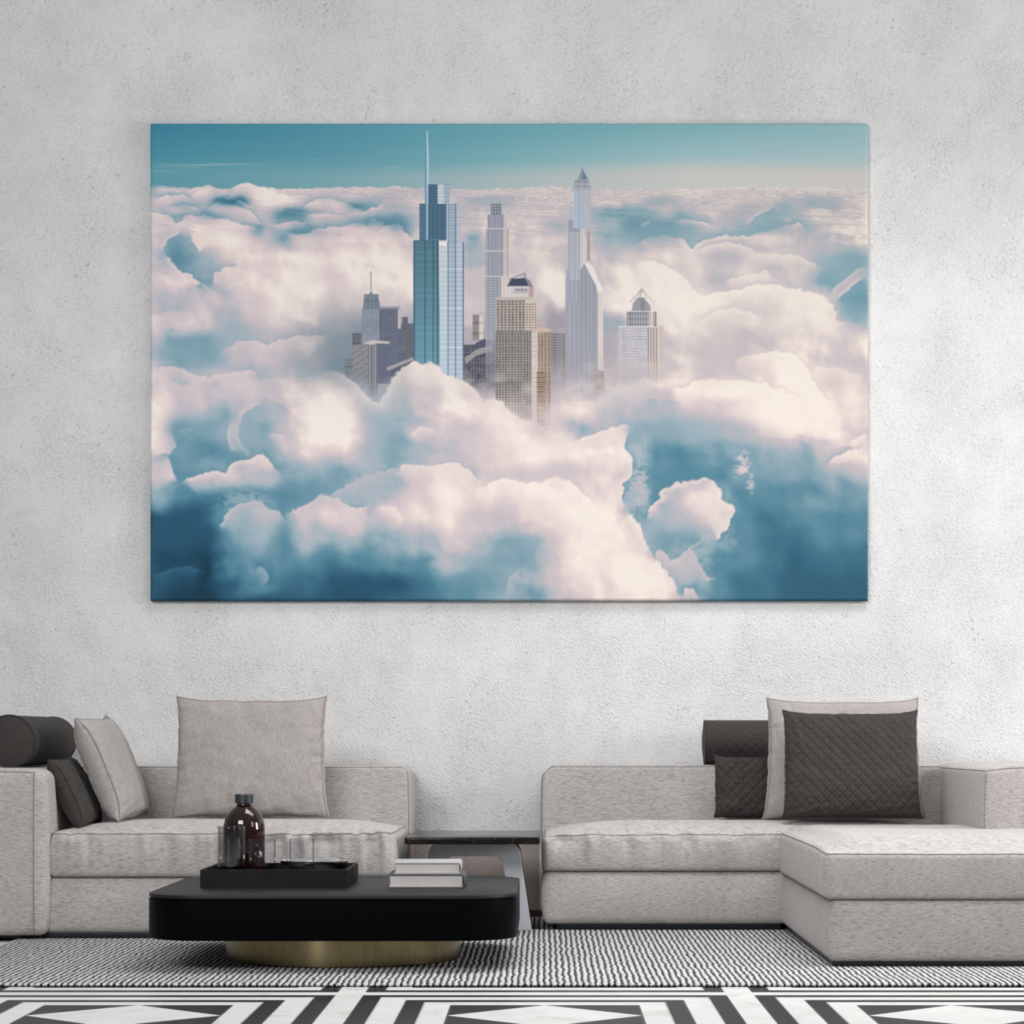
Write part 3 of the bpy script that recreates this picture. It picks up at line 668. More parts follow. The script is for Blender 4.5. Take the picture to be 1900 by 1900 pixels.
bc = m.ramp(veinb, [(.3, (.012, .013, .013)), (.6, (.020, .022, .022)), (.66, (.05, .052, .050)), (.70, (.019, .021, .021))])
m.color(m.mix(m.mix(bc, wc, white), (.10, .10, .10), m.math('MULTIPLY', mk, .6)))
M['floor'] = m.m
# rug
m = Mat('striped_woven_rug', (.5, .5, .5), .95, 0, .05)
v = m.coord(); s = m.N('ShaderNodeSeparateXYZ'); m.L(v, s.inputs[0])
wob = m.noise(m.coord((14, 7, 1)), 1, 3, .6); wob2 = m.noise(m.coord((60, 26, 1)), 1, 2, .5)
ph = m.math('ADD', m.math('MULTIPLY', s.outputs['X'], 2*PI/.0215), m.math('ADD', m.math('MULTIPLY', wob, 7.0), m.math('MULTIPLY', wob2, 2.2)))
st = m.math('SINE', ph)
row = m.math('SINE', m.math('ADD', m.math('MULTIPLY', s.outputs['Y'], 2*PI/.021), m.math('MULTIPLY', m.noise(m.coord((90, 30, 1)), 1, 2), 9)))
hh = m.math('ADD', m.math('MULTIPLY', st, .8), m.math('MULTIPLY', row, .22))
hh = m.math('ADD', hh, m.math('MULTIPLY', m.math('SUBTRACT', m.noise(m.coord((120, 60, 1)), 1, 2), .5), 2.2))
tuft = m.ramp(m.math('ADD', m.math('MULTIPLY', hh, .5), .5), [(.08, (.018, .018, .020)), (.29, (.12, .118, .12)), (.47, (.40, .39, .39)), (.9, (.57, .56, .56))])
m.color(tuft); m.bump(hh, .6, .004); M['rug'] = m.m
# furniture materials
m = Mat('black_lacquer', (.0018, .0019, .0026), .40, 0, .03); m.bump(m.noise(m.coord((300, 300, 300)), 1, 2), .05, .0005); M['lacquer'] = m.m
m = Mat('black_table_surface', (.016, .016, .017), .42, 0, .10); m.bump(m.noise(m.coord((260, 260, 260)), 1, 2), .10, .0006); M['lacquer_top'] = m.m
m = Mat('brushed_brass', (.26, .21, .11), .22, 1.0)
n_ = m.noise(m.coord((70, 70, 3)), 1, 3); m.color(m.ramp(n_, [(.3, (.20, .165, .085)), (.7, (.25, .205, .11))])); m.bump(n_, .05, .0005); M['brass'] = m.m
m = Mat('black_oak_tray', (.020, .020, .021), .55, 0, .15)
n_ = m.noise(m.coord((9, 40, 9)), 1, 5, .6, .6); m.color(m.ramp(n_, [(.3, (.004, .004, .004)), (.7, (.010, .010, .0095))])); m.bump(n_, .12, .001); M['tray'] = m.m
m = Mat('black_plinth', (.010, .011, .015), .4, 0, .3); m.bump(m.noise(m.coord((200, 200, 200)), 1, 2), .04, .0005); M['plinth'] = m.m
m = Mat('grey_painted_metal', (.46, .47, .50), .5, 0, .4); n_ = m.noise(m.coord((120, 120, 120)), 1, 3); m.color(m.ramp(n_, [(.3, (.37, .38, .41)), (.7, (.45, .46, .49))])); m.bump(n_, .08, .0008); M['grey_metal'] = m.m
m = Mat('dark_metal_edge', (.03, .03, .033), .35, .5); m.bump(m.noise(m.coord((150, 150, 150)), 1, 2), .04, .0005); M['edge'] = m.m
m = Mat('dark_marble', (.012, .011, .010), .12, 0, .07)
n_ = m.noise(m.coord((5, 9, 5)), 1, 7, .6, 2.5); m.color(m.ramp(n_, [(.485, (.010, .009, .009)), (.496, (.07, .05, .03)), (.505, (.012, .010, .010)), (.7, (.018, .015, .013))])); M['marble'] = m.m
m = Mat('amber_glass', (.085, .018, .012), .04, 0, .5); m.b.inputs['Transmission Weight'].default_value = .12; m.b.inputs['IOR'].default_value = 1.5
m.color(m.ramp(m.noise(m.coord((12, 12, 12)), 1, 2), [(.3, (.013, .0040, .0036)), (.7, (.018, .0055, .0048))])); M['amber'] = m.m
m = Mat('black_cap_plastic', (.018, .026, .030), .38, 0, .5)
wv = m.N('ShaderNodeTexWave', wave_type='BANDS', bands_direction='Z'); wv.inputs['Scale'].default_value = 55; m.L(m.coord(), wv.inputs[0]); m.bump(wv.outputs[1], .6, .0015); M['cap'] = m.m
def glass(name, col, refl, edge=True):
    m = Mat(name, col, .02); t = m.t; out = t.nodes['Material Output']; t.nodes.remove(m.b)
    tr = m.N('ShaderNodeBsdfTransparent'); gl = m.N('ShaderNodeBsdfGlossy'); gl.inputs['Roughness'].default_value = .015
    tint = m.ramp(m.noise(m.coord((4, 4, 4)), 1, 1), [(0, tuple(c*.97 for c in col)), (1, col)])
    fc = m.N('ShaderNodeLayerWeight'); fc.inputs[0].default_value = .5               # the light's path through the wall grows towards the rim
    m.L(m.mix(tint, m.ramp(fc.outputs['Facing'], [(.55, 1.0), (.86, .62), (.97, .30)]), 1.0, 'MULTIPLY') if edge else tint, tr.inputs[0])
    gl.inputs[0].default_value = (.95, .95, .97, 1)
    lw = m.N('ShaderNodeLayerWeight'); lw.inputs[0].default_value = refl; mx = m.N('ShaderNodeMixShader'); ge = m.N('ShaderNodeNewGeometry')
    m.L(m.math('MULTIPLY', lw.outputs['Fresnel'], m.math('SUBTRACT', 1.0, ge.outputs['Backfacing'])), mx.inputs[0]); m.L(tr.outputs[0], mx.inputs[1]); m.L(gl.outputs[0], mx.inputs[2]); m.L(mx.outputs[0], out.inputs[0])
    return m.m
M['glass'] = glass('clear_glass', (.965, .965, .97), .26); M['smoke'] = glass('smoked_glass', (.84, .83, .83), .45)
M['bronze'] = glass('bronze_tinted_glass', (.74, .69, .66), .12, False)
m = Mat('polished_steel', (.82, .80, .78), .13, 1.0); m.bump(m.noise(m.coord((6, 6, 120)), 1, 2), .03, .0005); M['steel'] = m.m
def paper(name, a, b):
    m = Mat(name, a, .9, 0, .1); n_ = m.noise(m.coord((14, 14, 900)), 1, 4, .7); m.color(m.ramp(n_, [(.3, b), (.55, a)])); m.bump(n_, .4, .0008); return m.m
M['pages'] = paper('book_page_edges', (.60, .555, .53), (.38, .34, .325))
def cloth(name, a):
    m = Mat(name, a, .55, 0, .4); n_ = m.noise(m.coord((200, 200, 200)), 1, 3); m.color(m.ramp(n_, [(.3, tuple(c*.9 for c in a)), (.7, tuple(c*1.08 for c in a))])); m.bump(n_, .15, .0006); return m.m
M['cover_light'] = cloth('pale_grey_book_cover', (.34, .34, .35)); M['cover_dark'] = cloth('slate_book_cover', (.055, .062, .068))
m = Mat('baseboard_paint', (.07, .06, .052), .5, 0, .3); m.color(m.ramp(m.noise(m.coord((4, 4, 60)), 1, 3), [(.3, (.055, .047, .042)), (.7, (.085, .073, .065))])); M['base'] = m.m
# ------------------------------------------------------------------ the setting
def plain_box(name, lo, hi, mat, parent=None):
    (x0, y0, z0), (x1, y1, z1) = lo, hi
    V = [(x0,y0,z0),(x1,y0,z0),(x1,y1,z0),(x0,y1,z0),(x0,y0,z1),(x1,y0,z1),(x1,y1,z1),(x0,y1,z1)]
    return mesh(name, V, [(3,2,1,0),(4,5,6,7),(0,1,5,4),(1,2,6,5),(2,3,7,6),(3,0,4,7)], mat, parent, smooth=False)
tag(plain_box('floor', (-6.5, -12.5, -.1), (6.5, .1, 0), M['floor']), 'black and white marble inlay floor', kind='structure')
tag(plain_box('wall_back', (-6.5, 0, 0), (6.5, .15, 5.2), M['plaster']), 'rough light grey plaster wall', kind='structure')
tag(plain_box('baseboard_back', (-6.5, -.015, 0), (6.5, 0, .034), M['base']), kind='structure')
# rug: flat woven, its near edge whipped with yarn
RUG = .012
rg = empty('rug', (.9, YY(9.5), 0)); tag(rg, 'large black and off-white finely striped woven rug under the sofas and coffee table', 'rug')
RX0, RX1, RY0, RY1 = -2.13, 4.2, YY(8.0), YY(10.98)
slab('pile', (RX0, RY0, 0.0005), (RX1, RY1, RUG), M['rug'], rg, r=.006, b=.004)
def whip(y):
    xs = np.arange(RX0+.01, RX1, .0045); t = np.arange(len(xs))
    return np.stack([xs, y-.004+.003*np.sin(t*2.1), RUG*.5+.0022*np.cos(t*2.1)], 1)
tube('bound_edge', whip(RY0), .0035, M['rug'], rg, seg=5)
# ------------------------------------------------------------------ canvas print
def canvas_print():
    d = DW-.04
    xs = np.unique(np.round(np.concatenate([np.linspace(279, 640, 145), np.linspace(640, 1240, 481), np.linspace(1240, 1610.5, 149)]), 3))
    ys = np.unique(np.round(np.concatenate([np.linspace(229, 250, 13), np.linspace(250, 790, 433), np.linspace(790, 1114.5, 131)]), 3))
    PXg, PYg = np.meshgrid(xs, ys)
    rgb = paint(PXg, PYg)
    lin = np.where(rgb <= .04045, rgb/12.92, ((rgb+.055)/1.055)**2.4)*(PRINT_GAIN/(.86+.42*(PXg-280)/1330))[..., None]
    ny, nx = PXg.shape
    x = (PXg-VX)*d/F_PX; z_ = EYE-(PYg-VY)*d/F_PX
    e = np.minimum(np.minimum(PXg-xs[0], xs[-1]-PXg), np.minimum(PYg-ys[0], ys[-1]-PYg))*d/F_PX
    t = np.clip(e/.007, 0, 1); y = np.full_like(x, YY(d))+.006*(1-np.sqrt(np.clip(1-(1-t)**2, 0, 1)))
    cxr = np.minimum(PXg-xs[0], xs[-1]-PXg)*d/F_PX; cyr = np.minimum(PYg-ys[0], ys[-1]-PYg)*d/F_PX
    V = np.stack([x, y, z_], -1).reshape(-1, 3); Cc = lin.reshape(-1, 3)
    idx = np.arange(nx*ny).reshape(ny, nx)
    F = np.stack([idx[1:, :-1], idx[1:, 1:], idx[:-1, 1:], idx[:-1, :-1]], -1).reshape(-1, 4)
    ring = np.concatenate([idx[0, :-1], idx[:-1, -1], idx[-1, :0:-1], idx[:0:-1, 0]])
    b = V[ring].copy(); b[:, 1] = -.003; n = len(V); k = len(ring)
    V = np.concatenate([V, b]); Cc = np.concatenate([Cc, Cc[ring]*.97])
    i = np.arange(k); j = (i+1) % k
    S = np.stack([ring[i], ring[j], n+j, n+i], -1)
    F = np.concatenate([F, S])
    me = bpy.data.meshes.new('canvas_print')
    c = V.mean(0); c = np.array([(V[:, 0].min()+V[:, 0].max())/2, -.003, V[:, 2].min()])
    Vl = (V-c).astype(np.float32)
    me.vertices.add(len(V)); me.vertices.foreach_set('co', Vl.ravel())
    me.loops.add(F.size); me.loops.foreach_set('vertex_index', F.astype(np.int32).ravel())
    me.polygons.add(len(F)+1 if False else len(F)); me.polygons.foreach_set('loop_start', np.arange(0, F.size, 4, dtype=np.int32))
    try: me.polygons.foreach_set('loop_total', np.full(len(F), 4, np.int32))
    except Exception: pass
    me.update(calc_edges=True); me.validate()
    me.polygons.foreach_set('use_smooth', np.ones(len(me.polygons), bool))
    ca = me.color_attributes.new('print', 'FLOAT_COLOR', 'POINT')
    ca.data.foreach_set('color', np.concatenate([Cc, np.ones((len(Cc), 1))], 1).astype(np.float32).ravel())
    m = Mat('printed_canvas', (.5, .5, .5), .85, 0, .12)
    at_ = m.N('ShaderNodeAttribute', attribute_name='print')
    wx = m.N('ShaderNodeTexWave', wave_type='BANDS', bands_direction='X'); wx.inputs['Scale'].default_value = 62; m.L(m.coord(), wx.inputs[0])
    wz = m.N('ShaderNodeTexWave', wave_type='BANDS', bands_direction='Z'); wz.inputs['Scale'].default_value = 62; m.L(m.coord(), wz.inputs[0])
    wv = m.math('ADD', wx.outputs[1], wz.outputs[1]); sp_ = m.noise(m.coord((420, 420, 420)), 1, 2, .6)
    m.color(m.mix(at_.outputs['Color'], m.ramp(sp_, [(.3, .95), (.7, 1.03)]), .8, 'MULTIPLY')); m.bump(m.math('ADD', m.math('MULTIPLY', wv, .5), sp_), .06, .0008)
    o = link('canvas_print', me, m.m); o.location = Vector(c.tolist())
    tag(o, 'wide canvas print of skyscrapers rising through white clouds, hung on the plaster wall', 'canvas print')
PRINT_GAIN = .87
canvas_print()
# ------------------------------------------------------------------ left sofa
def crown(lo, hi, c, p=4):
    def f(P, N):
        u = (P[:, 0]-(lo[0]+hi[0])/2)/((hi[0]-lo[0])/2); v_ = (P[:, 1]-(lo[1]+hi[1])/2)/((hi[1]-lo[1])/2)
        w_ = np.clip((P[:, 2]-lo[2])/(hi[2]-lo[2]), 0, 1)**2
        return c*np.clip(1-np.abs(u)**p, 0, 1)*np.clip(1-np.abs(v_)**3, 0, 1)*w_
    return f
def seat_disp(lo, hi, c, pucker=.006, bulge=.010, seed=0, front=True):
    cr_ = crown(lo, hi, c, 6)
    lo = np.array(lo); hi = np.array(hi)
    def f(P, N):
        D = np.zeros_like(P)
        D[:, 2] += cr_(P, N)*(N[:, 2] > -.2)
        # vertical folds gathered by the top seam
        x = P[:, 0]; z_ = P[:, 2]; y = P[:, 1]
        s = (hi[2]-z_)/(hi[2]-lo[2]); fr = np.clip(-N[:, 1], 0, 1)
        amp = np.clip(.62+n1(x*1.9, 2+seed)*1.4, .3, 1.2)
        fold = (n1(x*15, seed)+.8*n1(x*31, seed+1))
        D[:, 1] += fr*pucker*2.0*fold*amp*np.exp(-np.abs(s-.18)/.38)
        tp = np.clip(N[:, 2], 0, 1)*np.exp(-np.maximum(y-lo[1], 0)/.10)
        D[:, 2] += tp*pucker*1.0*(n1(x*15-y*9, seed+3)+.5*n1(x*33, seed+4))*amp
        D[:, 2] += np.clip(N[:, 2], 0, 1)*.004*n2(x*3, y*3, 1)
        # soft sides
        mid = 1-(2*s-1)**2
        D[:, 1] -= fr*bulge*mid
        sd = np.abs(N[:, 0]); D[:, 0] += np.sign(N[:, 0])*sd*bulge*mid
        D[:, 0] += np.sign(N[:, 0])*sd*pucker*n1(y*12, seed+5)*np.exp(-s*3)
        e = fr*(np.abs(N[:, 2]) > .3); D[:, 2] += e*.0022*n1(x*55, 4)
        return D
    return f
def piping(box, pts, parent, mat=None, r=.0026, step=.01, name='piping'):
    return tube(name, box.path(pts, step), r, mat or M['seam'], parent)
def top_loop(lo, hi, sides='LFR'):
    (x0, y0, _), (x1, y1, z1) = lo, hi
    pts = []
    if 'L' in sides: pts += [(x0, y1, z1)]
    pts += [(x0, y0, z1), (x1, y0, z1)]
    if 'R' in sides: pts += [(x1, y1, z1)]
    return pts
def upright_disp(lo, hi, ch=None, bulge=.006, soft_top=0.0, seed=0):
    lo = np.array(lo); hi = np.array(hi)
    def f(P, N):
        D = np.zeros_like(P); x, y, z_ = P.T
        u = (x-lo[0])/(hi[0]-lo[0]); w_ = (z_-lo[2])/(hi[2]-lo[2])
        D[:, 1] -= np.clip(-N[:, 1], 0, 1)*bulge*(1-(2*u-1)**6)*(1-(2*w_-1)**2)
        D[:, 1] -= np.clip(-N[:, 1], 0, 1)*.004*n2(x*4, z_*4, seed)
        D[:, 0] += N[:, 0]*bulge*1.2*(1-(2*w_-1)**2)
        if soft_top: D[:, 2] += np.clip(N[:, 2], 0, 1)*soft_top*(1-(2*u-1)**4)
        if ch:
            for side in (-1, 1):
                c = ch[0] if side < 0 else ch[1]
                if not c: continue
                ex = (x-hi[0]) if side > 0 else (lo[0]-x); q = (ex+(z_-hi[2])+c)
                k = np.maximum(q, 0)/2; D[:, 0] -= side*k; D[:, 2] -= k
        return D
    return f
def make_block(name, lo, hi, r, parent, disp, n, mat='linen'):
    b = SoftBox(lo, hi, r, disp); o = b.build(name, M[mat], parent, n); return b, o
ls = empty('sofa', (XX(420, 10.2), YY(10.3), RUG))
tag(ls, 'pale grey linen sofa left of the black side table, low back and boxy arm', 'sofa')
d0 = 9.79
LX0, LX1 = -2.015, -.602
FZ0, FZ1 = ZZ(1731, d0), ZZ(1627, d0)
SZ = ZZ(1546, d0)
slab('plinth', (-2.6, YY(9.805), RUG), (-.66, YY(10.9), FZ0+.01), M['plinth'], ls, r=.01)
lo, hi = (LX0-.02, YY(d0), FZ0), (LX1+.012, YY(10.98), FZ1)
b, o = make_block('base', lo, hi, .022, ls, upright_disp(lo, hi, bulge=.008), (70, 20, 10))
piping(b, [(lo[0], lo[1], hi[2]-.0), (hi[0], lo[1], hi[2])], ls, r=.0018)
lo, hi = (LX0+.02, YY(d0-.015), FZ1-.001), (LX1-.012, YY(10.62), SZ)
b, o = make_block('seat_cushion', lo, hi, .018, ls, seat_disp(lo, hi, .043, seed=1, pucker=.026), (190, 40, 26))
piping(b, top_loop(lo, hi), ls)
lo, hi = (LX0-.02, YY(10.62), FZ1-.02), (LX1+.004, YY(11.07), ZZ(1422, 10.62))
b, o = make_block('backrest', lo, hi, .014, ls, upright_disp(lo, hi, (0, .032)), (90, 12, 26))
piping(b, [(lo[0], lo[1], hi[2]), (hi[0], lo[1], hi[2]), (hi[0], lo[1], lo[2])], ls)
AX1 = XX(90, 9.79); AX0 = -2.62
lo, hi = (AX0, YY(9.74), ZZ(1737, 9.74)), (AX1, YY(11.07), ZZ(1431, 9.74))
def arm_disp_l(lo, hi, side):
    u = upright_disp(lo, hi, bulge=.010, soft_top=.012)
    def f(P, N):
        D = u(P, N)
        # shoulder slopes down where the side leaves the seam
        return D
    return f
b, o = make_block('arm', lo, hi, .035, ls, arm_disp_l(lo, hi, 1), (50, 60, 40))
xs_ = XX(63, 9.74)
fr = [(lo[0]+.01, lo[1]-.002, hi[2]-.012), (xs_, lo[1]-.002, hi[2]-.012), (xs_, lo[1]-.002, lo[2]+.01)]
P_ = b.path([(lo[0], lo[1], hi[2]), (xs_, lo[1], hi[2]), (xs_, lo[1]-.0, hi[2]-.001), (xs_, lo[1], lo[2]+.02)]); tube('piping', P_, .0026, M['seam'], ls)
# ------------------------------------------------------------------ right sofa with chaise
rs = empty('sectional_sofa', (XX(1450, 9.8), YY(10.0), RUG))
tag(rs, 'pale grey linen corner sofa with chaise and arm right of the black side table', 'sofa')
d1 = 10.22
slab('plinth', (.05, YY(10.245), RUG), (1.00, YY(10.95), ZZ(1713, d1)+.01), M['plinth'], rs, r=.01)
lo, hi = (-.002, YY(d1), ZZ(1715, d1)), (1.76, YY(11.03), ZZ(1616, d1))
b, o = make_block('base', lo, hi, .026, rs, upright_disp(lo, hi, bulge=.012), (60, 16, 12))
lo, hi = (-.004, YY(d1-.012), ZZ(1616, d1)-.001), (1.762, YY(10.80), ZZ(1548, d1))
b, o = make_block('seat_cushion', lo, hi, .016, rs, seat_disp(lo, hi, .050, seed=3, pucker=.018), (230, 30, 24))
piping(b, top_loop(lo, hi), rs)
piping(b, [(lo[0], lo[1], lo[2]), (hi[0], lo[1], lo[2])], rs, r=.0018)
lo, hi = (-.012, YY(10.78), ZZ(1616, 10.78)), (XX(1752, 10.78), YY(11.07), ZZ(1421, 10.78))
b, o = make_block('backrest', lo, hi, .014, rs, upright_disp(lo, hi, (.045, .035), seed=2), (110, 10, 26))
piping(b, [(lo[0], lo[1], lo[2]), (lo[0], lo[1], hi[2]), (hi[0], lo[1], hi[2]), (hi[0], lo[1], lo[2])], rs)
# chaise
dc = 8.58
CX0, CX1 = 1.005, 2.72
slab('plinth', (CX0+.015, YY(8.595), RUG), (CX1-.03, YY(10.9), ZZ(1786, dc)+.012), M['plinth'], rs, r=.012)
lo, hi = (CX0, YY(dc), ZZ(1786, dc)), (CX1, YY(10.26), ZZ(1669, dc))
b, o = make_block('chaise_base', lo, hi, .030, rs, upright_disp(lo, hi, bulge=.006), (60, 60, 12))
lo, hi = (CX0-.014, YY(dc-.004), ZZ(1669, dc)-.001), (CX1, YY(10.27), ZZ(1582, dc))
def chaise_disp(lo, hi):
    s0 = seat_disp(lo, hi, 0, pucker=.0012, bulge=.006, seed=7)
    def f(P, N):
        D = s0(P, N); x, y, z_ = P.T
        v_ = np.clip((y-lo[1])/.42, 0, 1); h = v_*v_*(3-2*v_)
        u_ = np.clip((x-lo[0])/.16, 0, 1); g = u_*u_*(3-2*u_)
        w_ = np.clip((z_-lo[2])/(hi[2]-lo[2]), 0, 1)**2
        D[:, 2] += .040*h*(.25+.75*g)*w_*(N[:, 2] > -.3)
        return D
    return f
b, o = make_block('chaise_cushion', lo, hi, .020, rs, chaise_disp(lo, hi), (120, 90, 20))
piping(b, top_loop(lo, hi), rs)
piping(b, [(lo[0], hi[1], lo[2]), (lo[0], lo[1], lo[2]), (hi[0], lo[1], lo[2])], rs, r=.0022)
lo, hi = (XX(1748, 10.78)+.004, YY(9.74), .30), (2.42, YY(11.07), ZZ(1429, 9.74))
b, o = make_block('arm', lo, hi, .016, rs, upright_disp(lo, hi, bulge=.010, soft_top=.022, seed=3), (50, 60, 20))
piping(b, [(lo[0], hi[1], hi[2]), (lo[0], lo[1], hi[2]), (hi[0], lo[1], hi[2])], rs, r=.0024)
piping(b, [(lo[0], lo[1], hi[2]), (lo[0], lo[1], lo[2])], rs, r=.0024)
# ------------------------------------------------------------------ cushions
def cushion(name, label, loc, rot, w, h, t, gus, mat, seam, quilt=0, seed=0, flare=.0, ears=.02, nu=90, nv=80, group=None, wrinkle=1.0):
    root = empty(name, loc, rot); tag(root, label, 'cushion', group)
    def pos(u, v_, sgn):
        au, av = np.abs(u), np.abs(v_)
        pin = 1-ears*2.2*(1-av**2.5)*au**2; pinz = 1-ears*2.2*(1-au**2.5)*av**2
        ww = w/2*(1+flare*(-v_))
        wav = .003*wrinkle*(n1(v_*9+u, seed)+n1(v_*21, seed+2))
        X = ww*u*pin+wav*np.sign(u)*au**6
        Z = h/2*v_*pinz+.0035*wrinkle*(n1(u*8+v_*2, seed+1)+.6*n1(u*19, seed+3))*np.sign(v_)*av**6
        body = np.clip((1-au**2.6)*(1-av**2.6), 0, 1)**.55
        corner = np.clip(1-(au**7*av**7), 0, 1)
        X = X+np.sign(u)*.006*(au*av)**9; Z = Z+np.sign(v_)*(.013*(au*av)**9-.004*(1-au**2))*np.clip(v_*1.5, 0, 1)
        Y = gus/2*(corner**.8)*(.55+.45*np.clip(1-(au*av)**4, 0, 1))+(t-gus)/2*body
        edge = np.exp(-(1-np.maximum(au, av))/.16)
        Y = Y+wrinkle*(.010*n2(u*3.2+seed, v_*3.2, seed)*(body > .05)*np.clip(body*2, 0, 1)+.008*edge*np.clip(body*4, 0, 1)*(n1(u*12+v_*3, seed+1)+n1(v_*12-u*3, seed+2)))
        # folds running in from the lower edge
        Y = Y+wrinkle*.010*np.exp(-(v_+.75)**2/.05)*np.clip(n1(u*6+2, seed+5), 0, 1)*body*2
        if quilt:
            X0 = w/2*u; Z0 = h/2*v_
            a_ = (X0*1.0+Z0*.93)/quilt; b_ = (X0*1.0-Z0*.93)/quilt
            g = np.minimum(np.abs(a_-np.round(a_)), np.abs(b_-np.round(b_)))
            Y = Y-.0019*np.exp(-(g/.085)**2)*np.clip(body*3, 0, 1)+.0015*np.clip(g*4, 0, 1)*np.clip(body*3, 0, 1)
        return np.stack([X, sgn*Y, Z], -1)
    s = lambda n: np.sin(np.linspace(-1, 1, n)*PI/2)*.35+np.linspace(-1, 1, n)*.65
    U, W_ = np.meshgrid(s(nu), s(nv), indexing='ij')
    A = pos(U, W_, -1).reshape(-1, 3); Bk = pos(U, W_, 1).reshape(-1, 3)
    idx = np.arange(nu*nv).reshape(nu, nv)
    q = np.stack([idx[:-1, :-1], idx[1:, :-1], idx[1:, 1:], idx[:-1, 1:]], -1).reshape(-1, 4)
    ring = np.concatenate([idx[:-1, 0], idx[-1, :-1], idx[:0:-1, -1], idx[0, :0:-1]])
    k = len(ring); n = nu*nv; V = [A, Bk]; F = [q, q[:, ::-1]+n]
    prev = ring; base = 2*n; cen = np.array([0, 0, 0])
    i = np.arange(k); j = (i+1) % k
    for st in range(1, 4):                                  # the side panel between the two seams
        f_ = st/4; mid = A[ring]*(1-f_)+Bk[ring]*f_
        out = mid*np.array([1, 0, 1]); out /= np.maximum(np.linalg.norm(out, axis=1, keepdims=True), 1e-6)
        mid = mid+out*gus*.16*math.sin(PI*f_)
        V.append(mid); cur = base+np.arange(k); base += k
        F.append(np.stack([prev[i], cur[i], cur[j], prev[j]], -1)); prev = cur
    cur = ring+n; F.append(np.stack([prev[i], cur[i], cur[j], prev[j]], -1))
    fix_normals(mesh('cover', np.concatenate(V), np.concatenate(F), mat, root, local=True))
    for P_ in (A[ring], Bk[ring]): tube('piping', P_, .0028, seam, root, local=True, closed=True)
    return root
def stand(px, py_bottom, d, h, lean):
    """centre of a cushion whose lower edge the photo shows at (px, py_bottom)"""
    p = at(px, py_bottom, d); return Vector((p.x, p.y+h/2*math.sin(lean), p.z+h/2*math.cos(lean)))
L8 = math.radians(9)
cushion('cushion', 'large plain linen cushion standing upright against the back of the left sofa', stand(464, 1514, 10.33, .50, L8), (-L8, 0, math.radians(2)),
        .635, .505, .17, .07, M['linen_v'], M['seam'], seed=1, flare=.02, ears=.022)
cushion('cushion', 'large plain linen cushion behind the quilted charcoal one on the corner sofa', stand(1567, 1517, 10.50, .51, L8), (-L8, 0, math.radians(-1)),
        .665, .515, .16, .065, M['linen_v'], M['seam'], seed=3, flare=.035, ears=.022)
cushion('cushion', 'large diamond quilted charcoal cushion leaning on the pale linen cushion', stand(1582, 1517, 10.30, .455, math.radians(13)), (-math.radians(13), 0, math.radians(-2)),
        .565, .455, .135, .055, M['dark'], M['dark_seam'], quilt=.044, seed=5, flare=.015, ears=.016, nu=320, nv=270)
cushion('cushion', 'small quilted charcoal cushion under the bolster on the corner sofa', stand(1384, 1515, 10.64, .26, math.radians(6)), (-math.radians(6), 0, math.radians(1)),
        .262, .262, .10, .05, M['dark'], M['dark_seam'], quilt=.044, seed=2, ears=.018, nu=170, nv=130)
# two cushions on the left end, seen almost edge on, leaning on the arm
def side_cushion(label, x_bot, x_top, y_bot, y_top, dfront, depth, t, gus, mat, seam, seed, quilt=0):
    a = at(x_bot, y_bot, dfront); b_ = at(x_top, y_top, dfront)
    h = math.hypot(b_.x-a.x, b_.z-a.z); lean = math.atan2(b_.x-a.x, b_.z-a.z)
    c = (a+b_)/2+Vector((0, depth/2, 0))
    e = Euler((0, lean, 0)).to_matrix() @ Euler((0, 0, math.radians(90-4))).to_matrix()
    return cushion('cushion', label, c, e.to_euler(), depth, h, t, gus, mat, seam, quilt=quilt, seed=seed, ears=.022)
side_cushion('plain linen cushion tilted against the left sofa arm, topmost of its pair', 226, 150, 1519, 1335, 10.02, .50, .15, .07, M['linen_v'], M['seam'], 4)
side_cushion('small dark charcoal cushion wedged between the left sofa arm and a linen cushion', 153, 97, 1531, 1412, 9.90, .32, .105, .06, M['dark'], M['dark_seam'], 6)
